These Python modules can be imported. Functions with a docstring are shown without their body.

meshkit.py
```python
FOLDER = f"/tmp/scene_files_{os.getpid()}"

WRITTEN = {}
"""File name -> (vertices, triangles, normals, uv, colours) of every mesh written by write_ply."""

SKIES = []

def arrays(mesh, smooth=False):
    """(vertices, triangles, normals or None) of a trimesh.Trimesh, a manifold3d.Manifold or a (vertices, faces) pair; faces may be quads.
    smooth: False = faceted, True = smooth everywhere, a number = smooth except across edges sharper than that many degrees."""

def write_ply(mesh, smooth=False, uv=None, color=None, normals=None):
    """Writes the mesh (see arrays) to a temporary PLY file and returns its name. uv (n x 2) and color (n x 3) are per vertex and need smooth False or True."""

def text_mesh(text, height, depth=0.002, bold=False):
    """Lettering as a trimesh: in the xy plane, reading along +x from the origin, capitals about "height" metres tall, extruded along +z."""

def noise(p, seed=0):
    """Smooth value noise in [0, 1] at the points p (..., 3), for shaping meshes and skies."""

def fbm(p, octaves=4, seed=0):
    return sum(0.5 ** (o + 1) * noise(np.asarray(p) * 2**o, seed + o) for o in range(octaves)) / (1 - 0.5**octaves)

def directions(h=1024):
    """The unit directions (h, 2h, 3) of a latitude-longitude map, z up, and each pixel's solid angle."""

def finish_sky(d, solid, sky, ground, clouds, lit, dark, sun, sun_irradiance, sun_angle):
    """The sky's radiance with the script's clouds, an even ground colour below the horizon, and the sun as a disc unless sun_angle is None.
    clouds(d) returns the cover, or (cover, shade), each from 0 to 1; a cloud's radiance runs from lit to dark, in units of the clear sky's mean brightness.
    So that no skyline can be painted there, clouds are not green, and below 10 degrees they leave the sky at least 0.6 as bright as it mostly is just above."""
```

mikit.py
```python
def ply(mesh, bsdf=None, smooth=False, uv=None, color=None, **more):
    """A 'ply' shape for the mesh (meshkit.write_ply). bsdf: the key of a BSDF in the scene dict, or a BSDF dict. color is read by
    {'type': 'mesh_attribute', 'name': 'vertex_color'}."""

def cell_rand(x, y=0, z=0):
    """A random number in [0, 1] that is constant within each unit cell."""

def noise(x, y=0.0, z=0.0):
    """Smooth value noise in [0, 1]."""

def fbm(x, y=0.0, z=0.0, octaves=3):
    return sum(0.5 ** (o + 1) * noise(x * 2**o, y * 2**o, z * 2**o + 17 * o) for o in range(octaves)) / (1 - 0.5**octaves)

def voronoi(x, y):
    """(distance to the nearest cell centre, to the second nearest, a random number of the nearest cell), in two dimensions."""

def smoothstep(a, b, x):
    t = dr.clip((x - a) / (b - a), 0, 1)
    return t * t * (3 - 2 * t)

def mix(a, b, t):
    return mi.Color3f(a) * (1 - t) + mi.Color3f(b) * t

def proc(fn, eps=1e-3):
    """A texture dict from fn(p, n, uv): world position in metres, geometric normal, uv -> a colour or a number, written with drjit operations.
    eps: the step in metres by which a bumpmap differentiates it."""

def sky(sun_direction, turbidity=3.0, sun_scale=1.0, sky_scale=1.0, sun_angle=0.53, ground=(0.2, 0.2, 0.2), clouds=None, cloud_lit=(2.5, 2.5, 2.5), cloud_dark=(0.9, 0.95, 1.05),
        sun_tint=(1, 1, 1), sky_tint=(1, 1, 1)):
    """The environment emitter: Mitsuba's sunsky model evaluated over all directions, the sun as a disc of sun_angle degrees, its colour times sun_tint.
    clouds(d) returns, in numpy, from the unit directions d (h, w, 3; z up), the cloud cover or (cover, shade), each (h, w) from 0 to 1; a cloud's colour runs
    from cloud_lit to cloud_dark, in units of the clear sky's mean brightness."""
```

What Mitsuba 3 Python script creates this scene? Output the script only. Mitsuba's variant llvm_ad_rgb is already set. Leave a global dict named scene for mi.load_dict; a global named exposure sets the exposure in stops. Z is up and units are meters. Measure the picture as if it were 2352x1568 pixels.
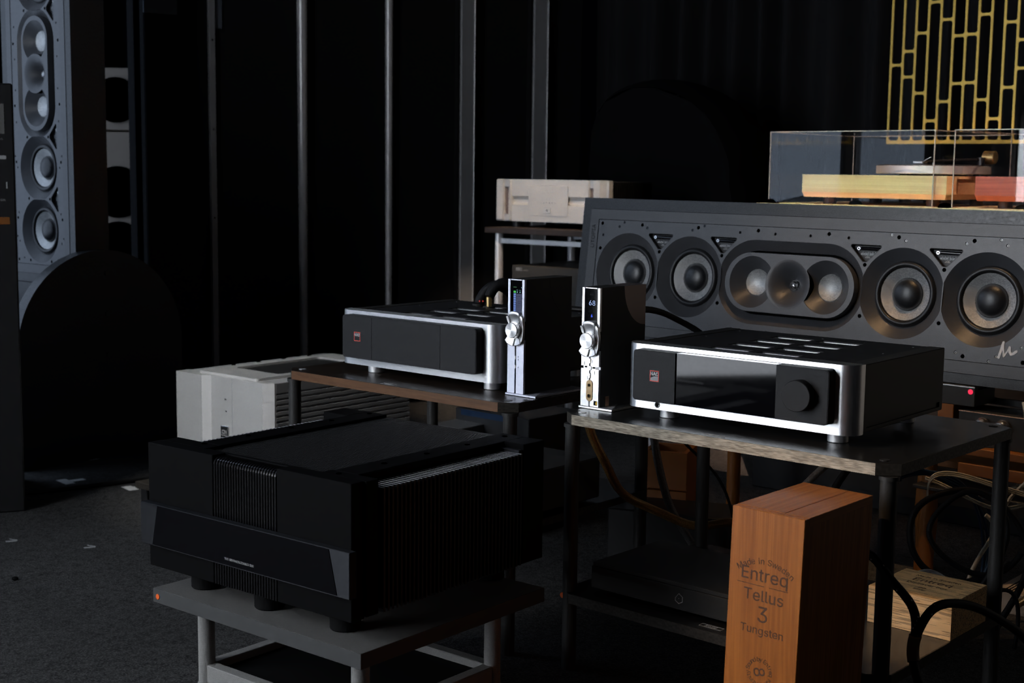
import math, random
import numpy as np, trimesh, shapely, manifold3d
import shapely.geometry as sg
import shapely.affinity as sa
import drjit as dr
import mitsuba as mi
import mikit, meshkit
from mikit import proc, noise, fbm, smoothstep, mix

random.seed(7); rng = np.random.default_rng(7)
T = mi.ScalarTransform4f
scene, labels = {'type': 'scene'}, {}
PI = math.pi; rad = math.radians

# ---------------------------------------------------------------- camera
CAM_Z = 0.89
scene['camera'] = {'type': 'thinlens', 'fov': 40.4112, 'fov_axis': 'x', 'aperture_radius': 0.0028, 'focus_distance': 2.38,
                   'near_clip': 0.05, 'far_clip': 60.0,
                   'to_world': T().look_at(origin=[0, 0, CAM_Z], target=[0.0, 0.99262, CAM_Z - 0.12126], up=[-0.01234, 0.12125, 0.99255])}
# ---------------------------------------------------------------- light
exposure = 0.0
WINDOW = [6.6, 7.0, 7.6]           # daylight through the tall window beside the camera
WINDOW_B = [0.80, 1.00, 1.32]         # floor-length window farther along the same wall
ADDED_GLOW = [0.16, 0.14, 0.12]       # dim glow added on the unseen wall across the room
WARM = np.array([1.0, 0.60, 0.28])  # halogen ceiling spots
WHITE = np.array([1.0, 0.97, 0.90])

# ---------------------------------------------------------------- materials
def M(key, d, two=False):
    scene[key] = {'type': 'twosided', 'bsdf': d} if two else d
    return key
def P(col, rough=0.5, **k):
    return {'type': 'principled', 'base_color': col if isinstance(col, dict) else {'type': 'rgb', 'value': list(col)}, 'roughness': rough, **k}
def metal(col, au, av=None, **k):
    return {'type': 'roughconductor', 'distribution': 'ggx', 'alpha_u': au, 'alpha_v': av if av else au, 'material': 'none',
            'specular_reflectance': {'type': 'rgb', 'value': list(col)}, **k}

def f_carpet(p, n, uv):
    a = noise(p.x * 420, p.y * 420, p.z * 420); b = fbm(p.x * 90, p.y * 90, 3.0); c = fbm(p.x * 2.3, p.y * 2.3, 1.0)
    return mi.Color3f(0.046, 0.0455, 0.045) * (0.25 + 1.1 * a * a + 0.75 * b) * (0.75 + 0.5 * c)
def f_wood(ax, c0, c1, sc=1.0, streak=1.0):
    """grain running along the horizontal angle ax ('z' for upright grain)"""
    def fn(p, n, uv):
        if ax == 'z':
            l, w, h = p.z, p.x * 0.76 - p.y * 0.65, p.x * 0.65 + p.y * 0.76
        else:
            l = p.x * math.cos(ax) + p.y * math.sin(ax); w = -p.x * math.sin(ax) + p.y * math.cos(ax); h = p.z
        wob = fbm(l * 3 * sc, w * 9 * sc, h * 9 * sc) * 0.02
        a = fbm(l * 2.0 * sc, (w + wob) * 150 * sc, (h + wob) * 150 * sc, octaves=3)
        b = noise(l * 14 * sc, (w + wob) * 620 * sc, (h + wob) * 620 * sc)
        t = smoothstep(0.22, 0.8, 0.68 * a + 0.32 * b)
        return mix(c0, c1, dr.clip(t * streak, 0, 1))
    return fn
def f_oak(p, n, uv):
    l = p.x * 0.75 - p.y * 0.66; w = p.x * 0.66 + p.y * 0.75; h = p.z
    a = fbm(l * 14, (h + 0.3 * w) * 260, w * 60); b = smoothstep(0.56, 0.66, noise(l * 30, h * 700, w * 300))
    return mix((0.50, 0.29, 0.12), (0.68, 0.43, 0.19), a) * (1 - 0.45 * b)
def f_fleck(p, n, uv):
    a = noise(p.x * 420, p.y * 420, p.z * 420); b = noise(p.x * 800, p.y * 800, p.z * 800)
    return mix((0.10, 0.10, 0.098), (0.50, 0.495, 0.475), smoothstep(0.28, 0.78, 0.6 * a + 0.4 * b))
def f_rough(lo, hi, sc):
    def fn(p, n, uv): return lo + (hi - lo) * fbm(p.x * sc, p.y * sc, p.z * sc)
    return fn
def f_edge(p, n, uv):
    l = p.x * 0.748 - p.y * 0.664
    a = fbm(l * 60, p.z * 420, 2.0); b = noise(l * 130, p.z * 900, 5.0)
    return mix((0.20, 0.165, 0.115), (0.52, 0.455, 0.35), smoothstep(0.2, 0.85, 0.6 * a + 0.4 * b))
def f_brownedge(p, n, uv):
    l = p.x * 0.76 - p.y * 0.65
    a = fbm(l * 14, p.z * 200, 2.0); b = fbm(l * 60, p.z * 500, 7.0)
    return mix((0.075, 0.032, 0.013), (0.17, 0.078, 0.03), 0.6 * a + 0.4 * b)
def f_grain(c, amt, sc):
    c = mi.Color3f(*c)
    def fn(p, n, uv): return c * (1 - amt + 2 * amt * noise(p.x * sc, p.y * sc, p.z * sc))
    return fn

M('m_carpet', P(proc(f_carpet), 0.95, specular=0.1))
M('m_carpet_dark', P(proc(f_grain((0.016, 0.016, 0.017), 0.5, 300)), 0.95, specular=0.1))
M('m_wall', P((0.012, 0.012, 0.013), 0.9, specular=0.1))
M('m_wall_warm', P((0.03, 0.029, 0.028), 0.9, specular=0.1))
M('m_panel', P(proc(f_grain((0.012, 0.0125, 0.0135), 0.25, 160)), 0.9, specular=0.12))
M('m_panel_gloss', P((0.006, 0.0065, 0.0075), 0.12, specular=0.2))
M('m_grey_edge', P((0.05, 0.051, 0.051), 0.45, specular=0.4))
M('m_curtain', P((0.014, 0.0145, 0.016), 0.85, specular=0.1), True)
M('m_cloth', P((0.005, 0.005, 0.0055), 0.9, specular=0.05), True)
M('m_black', P((0.013, 0.013, 0.014), 0.45, specular=0.4))
M('m_black_soft', P(proc(f_grain((0.016, 0.016, 0.0175), 0.15, 900)), 0.62, specular=0.3))
M('m_black_deep', P((0.004, 0.004, 0.004), 0.8, specular=0.1))
M('m_black_case', P(proc(f_grain((0.027, 0.0262, 0.0245), 0.12, 800)), 0.5, specular=0.35))
M('m_black_gloss', P((0.006, 0.006, 0.007), 0.09, specular=0.5))
M('m_glass_black', P((0.003, 0.003, 0.004), 0.04, specular=0.3))
M('m_black_brushed', metal((0.026, 0.027, 0.030), 0.16, 0.42))
M('m_fin', P((0.004, 0.004, 0.0045), 0.14, specular=0.9))
M('m_fin_side', P((0.006, 0.006, 0.0065), 0.4, specular=0.25))
M('m_fin_tip', metal((0.55, 0.55, 0.57), 0.35))
M('m_black_satin', P(proc(f_grain((0.004, 0.004, 0.0043), 0.15, 900)), 0.6, specular=0.03))
M('m_mesh', P((0.014, 0.0145, 0.015), 0.5, specular=0.45))
M('m_baffle', P(proc(f_grain((0.058, 0.060, 0.065), 0.12, 1300)), 0.40, specular=0.6))
M('m_flange', P(proc(f_grain((0.052, 0.053, 0.056), 0.12, 1300)), 0.42, specular=0.6))
M('m_mdf', P(proc(f_grain((0.021, 0.022, 0.024), 0.3, 500)), proc(f_rough(0.22, 0.5, 240)), specular=0.45))
M('m_chamfer', P(proc(f_grain((0.050, 0.051, 0.055), 0.12, 1500)), 0.42, specular=0.5))
M('m_rubber', P((0.010, 0.010, 0.0105), 0.38, specular=0.4))
M('m_dome', P((0.010, 0.0105, 0.012), 0.34, specular=0.5))
M('m_cone', {'type': 'blendbsdf', 'weight': 0.5, 'a': P(proc(f_fleck), 0.5), 'b': metal((0.80, 0.80, 0.78), 0.30)})
M('m_brush', metal((0.90, 0.905, 0.91), 0.125, 0.28))
M('m_brush_dim', metal((0.88, 0.885, 0.90), 0.22, 0.42))
M('m_spun', metal((0.9, 0.9, 0.9), 0.42, 0.09))
M('m_chrome', metal((0.88, 0.88, 0.88), 0.06))
M('m_alu', metal((0.80, 0.80, 0.80), 0.33))
M('m_silver', {'type': 'blendbsdf', 'weight': 0.5, 'a': P((0.60, 0.59, 0.57), 0.5), 'b': metal((0.80, 0.79, 0.77), 0.36)})
M('m_silver_dark', {'type': 'blendbsdf', 'weight': 0.5, 'a': P((0.40, 0.405, 0.415), 0.5), 'b': metal((0.62, 0.625, 0.64), 0.4)})
M('m_white_silver', P((0.62, 0.60, 0.57), 0.38, metallic=0.2))
M('m_grey_paint', P(proc(f_grain((0.135, 0.132, 0.126), 0.1, 700)), 0.42, specular=0.4))
M('m_grey_paint_light', P(proc(f_grain((0.24, 0.235, 0.225), 0.1, 700)), 0.45, specular=0.35))
M('m_grey_bar', P((0.80, 0.80, 0.81), 0.36, metallic=0.35))
M('m_grey_bar_dark', P((0.34, 0.345, 0.355), 0.5, metallic=0.2))
M('m_column', P((0.34, 0.28, 0.225), 0.6))
M('m_shelf_black', P((0.014, 0.0135, 0.013), proc(f_rough(0.2, 0.33, 30)), specular=0.5))
M('m_shelf_brown', P((0.020, 0.013, 0.009), proc(f_rough(0.24, 0.4, 30)), specular=0.45))
M('m_edge', P(proc(f_edge), 0.5, specular=0.4))
M('m_edge_brown', P(proc(f_brownedge), 0.42, specular=0.4))
M('m_edge_worn', P((0.42, 0.36, 0.28), 0.5))
M('m_cherry', P(proc(f_wood('z', (0.25, 0.072, 0.009), (0.38, 0.130, 0.020))), 0.42, specular=0.35))
M('m_cherry_top', P(proc(f_wood(0.87, (0.26, 0.076, 0.012), (0.37, 0.130, 0.022))), 0.42, specular=0.35))
M('m_burn', P((0.065, 0.024, 0.010), 0.7))
M('m_oak', P(proc(f_oak), 0.55))
M('m_maple', P(proc(f_wood(-0.75, (0.68, 0.40, 0.20), (0.80, 0.52, 0.29), 0.5)), 0.4))
M('m_mahogany', P(proc(f_wood(-0.75, (0.17, 0.040, 0.018), (0.25, 0.070, 0.032), 0.5)), 0.35))
M('m_wood_ball', P((0.66, 0.34, 0.13), 0.3))
M('m_orange_wood', P((0.22, 0.072, 0.010), 0.5))
M('m_edge_dark', P(proc(f_grain((0.030, 0.026, 0.021), 0.4, 300)), 0.5, specular=0.3))
M('m_light_patch', P((0.10, 0.118, 0.145), 0.8))  # bluish window light on the panels, put into a flat colour
M('m_brush_cool', metal((0.76, 0.78, 0.90), 0.20, 0.34))
M('m_vent', metal((0.9, 0.9, 0.9), 0.2))
M('m_gold', P((0.66, 0.43, 0.07), 0.42, metallic=0.4))
M('m_goldmetal', metal((0.95, 0.68, 0.30), 0.15))
M('m_bronze', P((0.21, 0.165, 0.155), 0.34, metallic=0.7))
M('m_copper', metal((0.75, 0.45, 0.30), 0.25))
M('m_jackplate', P((0.42, 0.30, 0.16), 0.4, metallic=0.5))
M('m_white', P((0.75, 0.75, 0.76), 0.6))
M('m_print_grey', P((0.35, 0.35, 0.35), 0.6))
M('m_print_dim', P((0.16, 0.16, 0.165), 0.6))
M('m_print_dark', P((0.05, 0.05, 0.055), 0.6))
M('m_red', P((0.62, 0.07, 0.05), 0.5))
M('m_logo_grey', P((0.22, 0.22, 0.23), 0.3))
M('m_orange', P((0.72, 0.11, 0.01), 0.5))
M('m_blue_film', P((0.006, 0.02, 0.05), 0.3))
M('m_cable_black', P(proc(f_grain((0.007, 0.007, 0.0075), 0.4, 900)), 0.6, specular=0.2))
M('m_cable_gold', P(proc(f_grain((0.40, 0.22, 0.07), 0.45, 800)), 0.3, metallic=0.5))
M('m_cable_grey', P(proc(f_grain((0.17, 0.17, 0.165), 0.5, 700)), 0.35, metallic=0.3))
M('m_cable_cream', P((0.62, 0.54, 0.40), 0.4))
M('m_cable_white', P((0.72, 0.72, 0.70), 0.4))
M('m_shrink', P((0.10, 0.035, 0.012), 0.55))
M('m_paper', P((0.72, 0.72, 0.71), 0.8))
M('m_pink', P((0.30, 0.11, 0.12), 0.5))
M('m_acrylic', {'type': 'thindielectric', 'int_ior': 1.45})
M('m_acrylic_edge', P((0.32, 0.31, 0.29), 0.25))
def glow(rgb): return {'type': 'area', 'radiance': {'type': 'rgb', 'value': list(rgb)}}
BLACK = P((0.01, 0.01, 0.01), 0.5)

# ---------------------------------------------------------------- mesh helpers
def cat(*ms):
    out = []
    for m in ms: out += list(m) if isinstance(m, (list, tuple)) else [m]
    return trimesh.util.concatenate(out)
def box(x0, x1, y0, y1, z0, z1, c=0.0):
    m = [x0, x1, y0, y1, z0, z1]
    x0, x1 = sorted((x0, x1)); y0, y1 = sorted((y0, y1)); z0, z1 = sorted((z0, z1))
    c = min(c, (x1 - x0) * .45, (y1 - y0) * .45, (z1 - z0) * .45)
    if c <= 0:
        b = trimesh.creation.box((x1 - x0, y1 - y0, z1 - z0)); b.apply_translation(((x0 + x1) / 2, (y0 + y1) / 2, (z0 + z1) / 2)); return b
    pts = []
    for X, sx in ((x0, 1), (x1, -1)):
        for Y, sy in ((y0, 1), (y1, -1)):
            for Z, sz in ((z0, 1), (z1, -1)):
                pts += [(X, Y + sy * c, Z + sz * c), (X + sx * c, Y, Z + sz * c), (X + sx * c, Y + sy * c, Z)]
    return trimesh.convex.convex_hull(np.array(pts))
AX = {'z': np.eye(3), '-y': np.array([[1, 0, 0], [0, 0, -1], [0, 1, 0]]), 'x': np.array([[0, 0, 1], [1, 0, 0], [0, 1, 0]])}
def orient(m, axis, at=(0, 0, 0)):
    """turns a mesh built along +z so that +z becomes the named axis ('-y': x stays x, y becomes z, z becomes -y)"""
    A = np.eye(4); A[:3, :3] = AX[axis]; m = m.copy(); m.apply_transform(A); m.apply_translation(at); return m
def ext(poly, h, axis='z', at=(0, 0, 0)):
    polys = list(getattr(poly, 'geoms', [poly]))
    return orient(cat([trimesh.creation.extrude_polygon(g, h, engine='earcut') for g in polys]), axis, at)
def rrect(x0, y0, x1, y1, r, n=6):
    r = min(r, (x1 - x0) * .499, (y1 - y0) * .499)
    return sg.box(x0 + r, y0 + r, x1 - r, y1 - r).buffer(r, quad_segs=n)
def lathe(prof, n=48, axis='z', at=(0, 0, 0)):
    return orient(trimesh.creation.revolve(np.array(prof, float), sections=n), axis, at)
def cyl(r, h, n=32, axis='z', at=(0, 0, 0), c=0.0):
    c = min(c, r * .5, h * .4)
    return lathe([(0, 0), (r - c, 0), (r, c), (r, h - c), (r - c, h), (0, h)] if c else [(0, 0), (r, 0), (r, h), (0, h)], n, axis, at)
def spline(pts, n=60):
    from scipy.interpolate import CubicSpline
    p = np.array(pts, float); t = np.r_[0, np.cumsum(np.linalg.norm(np.diff(p, axis=0), axis=1))]
    return CubicSpline(t, p)(np.linspace(0, t[-1], n))
def tube(pts, r, n=60, sides=10, smooth=True):
    p = spline(pts, n) if smooth and len(pts) > 2 else np.array(pts, float)
    t = np.gradient(p, axis=0); t /= np.linalg.norm(t, axis=1, keepdims=True)
    a = np.zeros_like(p); v = np.array([0.13, 0.21, 0.97])
    for i in range(len(p)):
        v = v - t[i] * (v @ t[i]); v /= np.linalg.norm(v); a[i] = v
    b = np.cross(t, a); th = np.arange(sides) * 2 * PI / sides
    R = np.broadcast_to(r, (len(p),))[:, None, None]
    V = p[:, None] + R * (np.cos(th)[None, :, None] * a[:, None] + np.sin(th)[None, :, None] * b[:, None])
    V = np.vstack([V.reshape(-1, 3), p[:1], p[-1:]]); F = []
    N = len(p)
    for i in range(N - 1):
        for j in range(sides):
            k = (j + 1) % sides
            F += [(i * sides + j, i * sides + k, (i + 1) * sides + k), (i * sides + j, (i + 1) * sides + k, (i + 1) * sides + j)]
    for j in range(sides):
        k = (j + 1) % sides
        F += [(N * sides, k, j), (N * sides + 1, (N - 1) * sides + j, (N - 1) * sides + k)]
    m = trimesh.Trimesh(V, F, process=False)
    if m.volume < 0: m.invert()
    return m
def polar(inner, outer, n=96):
    """ring surface facing -y between two closed loops given as functions of the angle -> (x, y, z)"""
    th = np.linspace(0, 2 * PI, n, endpoint=False)
    A = np.array([inner(t) for t in th]); B = np.array([outer(t) for t in th]); F = []
    for i in range(n):
        j = (i + 1) % n
        F += [(i, n + i, n + j), (i, n + j, j)]
    return trimesh.Trimesh(np.vstack([A, B]), np.array(F), process=False)
def frontface(m):
    """orients an open surface so that its normals look to -y"""
    if (m.face_normals[:, 1] * m.area_faces).sum() > 0: m.invert()
    return m
def diff(a, b):
    def mf(m): return manifold3d.Manifold(manifold3d.Mesh(np.array(m.vertices, np.float32), np.array(m.faces, np.uint32)))
    r = mf(a) - mf(b); k = r.to_mesh(); return trimesh.Trimesh(k.vert_properties[:, :3], k.tri_verts, process=False)
def text(s, h, depth=0.0004, bold=False, center=True):
    m = meshkit.text_mesh(s, h, depth, bold)
    if center: m.apply_translation((-(m.bounds[0][0] + m.bounds[1][0]) / 2, -h / 2, 0))
    return m
def ftext(s, h, x, z, y=0.0, **k): return orient(text(s, h, **k), '-y', (x, y, z))    # lettering on a face that looks to -y

def frame(x, y, z, yaw=0.0, tilt=0.0, lean=0.0):
    def R(ax, a):
        c, s = math.cos(a), math.sin(a); m = np.eye(4)
        i, j = {'z': (0, 1), 'x': (1, 2), 'y': (2, 0)}[ax]
        m[i, i] = c; m[i, j] = -s; m[j, i] = s; m[j, j] = c; return m
    A = R('z', yaw) @ R('x', tilt) @ R('y', lean); A[:3, 3] = (x, y, z); return A

def scaled(A, s): return A @ np.diag([s, s, s, 1.0])

# ---------------------------------------------------------------- scene helpers
PLACE = {}
def free(name):
    used = lambda k: k in labels or k in scene or k in PLACE
    if not used(name): return name
    i = 1
    while used(f'{name}_{i:03d}'): i += 1
    return f'{name}_{i:03d}'
def thing(name, label, category, at=None, group=None):
    k = free(name); PLACE[k] = np.eye(4) if at is None else at
    labels[k] = {'label': label, 'category': category}
    if group: labels[k]['group'] = group
    return k
def put(key, mesh, mat, W, smooth=25, uv=None, emit=None, bsdf=None):
    d = mesh if isinstance(mesh, dict) else mikit.ply(mesh, mat if bsdf is None else bsdf, smooth=(False if uv is not None else smooth), **({'uv': uv} if uv is not None else {}))
    d = dict(d)
    if not np.allclose(W, np.eye(4)): d['to_world'] = T(W.tolist())
    if emit is not None: d['emitter'] = glow(emit)
    scene[key] = d
    return key
def part(parent, name, mesh, mat='m_black', smooth=25, uv=None, label=None, emit=None, local=None, kind=None):
    k = free(f'{parent}__{name}')
    root = parent.split('__')[0]
    W = PLACE[root] if local is None else PLACE[root] @ local
    PLACE[k] = W
    put(k, mesh, mat, W, smooth, uv, emit)
    if label or kind:
        labels[k] = {}
        if label: labels[k]['label'] = label
        if kind: labels[k]['kind'] = kind
    return k
def single(name, mesh, mat, label, category, at=None, smooth=25, group=None, kind=None, emit=None, uv=None):
    k = thing(name, label, category, at, group)
    put(k, mesh, mat, PLACE[k], smooth, uv, emit)
    if kind: labels[k]['kind'] = kind
    return k
def struct(name, mesh, mat, label, at=None, smooth=25, emit=None):
    k = free(name); PLACE[k] = np.eye(4) if at is None else at
    labels[k] = {'label': label, 'kind': 'structure', 'category': name.split('_')[0]}
    put(k, mesh, mat, PLACE[k], smooth, None, emit)
    return k
def uvxz(m): return np.c_[m.vertices[:, 0] + m.vertices[:, 1], m.vertices[:, 2]]
def faceted(m):
    m = m.copy(); m.unmerge_vertices(); return m
def plyshape(mesh, mat, smooth=25, uv=None):
    return mikit.ply(mesh, mat, smooth=(False if uv is not None else smooth), **({'uv': uv} if uv is not None else {}))
# ================================================================ the room
YAW = -0.7156                                   # the furniture's common direction
struct('floor', box(-4.2, 4.2, -2.2, 8.0, -0.06, 0), 'm_carpet', 'dark grey flecked carpet covering the listening room floor')
struct('ceiling', box(-4.2, 4.2, -2.2, 8.0, 2.75, 2.81), 'm_wall', 'black ceiling above the listening room')
WL = frame(0.2, 5.65, 0, math.atan2(0.577, 0.817))      # wall with the uprights: local x runs to the corner at 0
WB = frame(0.2, 5.65, 0, rad(-41))                      # curtain wall: local x runs from the corner to the right
struct('wall_left', box(-1.74, 0.12, 0.09, 0.15, 0, 2.75), 'm_wall', 'black wall behind the row of acoustic panels', WL)
struct('wall_back', box(-0.05, 4.6, 0.34, 0.40, 0, 2.75), 'm_wall', 'black wall behind the curtain', WB)
struct('wall_far', box(-4.2, 0.6, 7.2, 7.26, 0, 2.75), 'm_wall', 'black far wall beyond the pale column speaker')
W1 = (0.50, 1.84, 0.14, 2.40); W2 = (2.75, 4.95, 0.40, 2.30)
hole = sg.box(-2.2, 0, 5.4, 2.75).difference(sg.box(W1[0], W1[2], W1[1], W1[3])).difference(sg.box(W2[0], W2[2], W2[1], W2[3]))
struct('wall_window_side', ext(hole, 0.06, 'x', (-2.46, 0, 0)), 'm_wall_warm', 'dark wall holding two tall windows')
struct('window_1', box(-2.47, -2.45, W1[0], W1[1], W1[2], W1[3]), BLACK, 'tall window letting in cool daylight', emit=WINDOW)
struct('window_2', box(-2.47, -2.45, W2[0], W2[1], W2[2], W2[3]), BLACK, 'floor-length window farther along the wall', emit=WINDOW_B)
W3 = (2.30, 3.50, 0.02, 2.05)
struct('wall_front', box(-4.2, 4.2, -2.2, -2.14, 0, 2.75), 'm_wall', 'dark wall behind the camera')
struct('wall_right', ext(sg.box(-2.2, 0, 8.0, 2.75).difference(sg.box(W3[0], W3[2], W3[1], W3[3])), 0.06, 'x', (2.60, 0, 0)), 'm_wall', 'dark wall on the other side of the room')
struct('window_3', box(2.64, 2.66, W3[0], W3[1], W3[2], W3[3]), BLACK, 'unseen dim glowing panel added on the other side of the room', emit=ADDED_GLOW)  # added glowing panel out of view, brightens the faces turned this way

# acoustic panels and uprights of the left wall
BAR = [-1.494, -1.157, -0.804, -0.471, -0.128]
pan = plyshape(box(0, 0.335, 0.03, 0.07, 0.02, 2.7, 0.004), 'm_panel')
edges = [-1.73] + BAR + [0.11]
for i in range(6):
    w = edges[i + 1] - edges[i] - 0.006
    k = thing('acoustic_panel', 'tall black felt acoustic panel standing beside a grey upright against the wall' if i else 'tall black acoustic panel beside the pale column speaker, nearest the window', 'panel', WL @ frame(edges[i] + 0.003, 0, 0), 'black acoustic panels' if i else None)
    put(k, box(0, w, 0.03, 0.07, 0.02, 2.7, 0.004), 'm_panel', PLACE[k], 25)
single('painted_light_patch', box(-1.728, -1.612, 0.024, 0.0298, 1.395, 2.70, 0.001), 'm_light_patch', 'thin blue grey sheet painted as window light on the panel beside the pale column speaker', 'banner', WL)  # patch of bluish light painted as a thin coloured sheet
single('painted_light_patch', box(-1.478, -1.452, 0.024, 0.0298, 1.36, 2.70, 0.001), 'm_light_patch', 'narrow blue grey sheet painted as window light just beside the thin upright with screw holes', 'banner', WL)  # second, narrow patch of bluish light painted the same way
def flat_upright(x, w, lab):
    k = thing('wall_upright', lab, 'upright', WL)
    part(k, 'strip', box(x - w * .34, x + w * .5, 0.0, 0.03, 0.02, 2.7, 0.002), 'm_grey_bar_dark')
    part(k, 'flange', box(x - w * .5, x - w * .342, 0.008, 0.03, 0.02, 2.7, 0.001), 'm_wall')
    part(k, 'edge_rib', box(x + w * .46, x + w * .5, -0.004, 0.0, 0.02, 2.7, 0.001), 'm_grey_bar')
k = thing('wall_upright', 'thin flat grey upright with screw holes, nearest the pale column speaker', 'upright', WL)
part(k, 'strip', box(BAR[0] - 0.0105, BAR[0] + 0.0105, 0.012, 0.03, 0.02, 2.7, 0.001), 'm_grey_bar_dark')
for z in (0.72, 1.02, 1.32, 1.60, 1.9): part(k, 'screw', cyl(0.0032, 0.003, 12, '-y', (BAR[0], 0.0125, z)), 'm_black_deep')
def round_upright(x, r0, r1, lab):
    single('wall_upright', lathe([(0, 0.02), (r0, 0.02), (r1, 2.7), (0, 2.7)], 28, 'z', (x, 0.014, 0)), 'm_grey_bar', lab, 'upright', WL, 40)
round_upright(BAR[1], 0.0135, 0.0225, 'bright rounded grey upright rising behind the silver power amplifier')
round_upright(BAR[2], 0.0115, 0.0165, 'slim rounded grey upright rising behind the amplifier with the plain black face')
flat_upright(BAR[3], 0.072, 'wide flat grey upright behind the plugs at the back of the plain black-faced amplifier')
flat_upright(BAR[4], 0.080, 'wide flat grey upright behind the white amplifier')

# pleated curtain
def curtain():
    n, hgt = 900, 2.68
    x = np.linspace(0.02, 3.4, n)
    ph = np.cumsum(0.55 + 0.9 * meshkit.noise(np.c_[x * 7, x * 0, x * 0], 3)) * (x[1] - x[0]) * 46
    amp = 0.030 + 0.035 * meshkit.noise(np.c_[x * 5, x * 0 + 2, x * 0], 5)
    rows = np.linspace(0, 1, 16); V = []
    for q in rows:
        V.append(np.c_[x, 0.16 + amp * (0.75 + 0.35 * q) * np.sin(ph + 0.5 * q), np.full(n, 0.02 + hgt * (1 - q))])
    V = np.vstack(V); F = []
    for j in range(len(rows) - 1):
        a = np.arange(n - 1) + j * n
        F.append(np.c_[a, a + n, a + n + 1]); F.append(np.c_[a, a + n + 1, a + 1])
    return trimesh.Trimesh(V, np.vstack(F), process=False)
single('curtain', curtain(), 'm_curtain', 'black pleated curtain hanging across the wall behind the turntables', 'curtain', WB, True)

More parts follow.
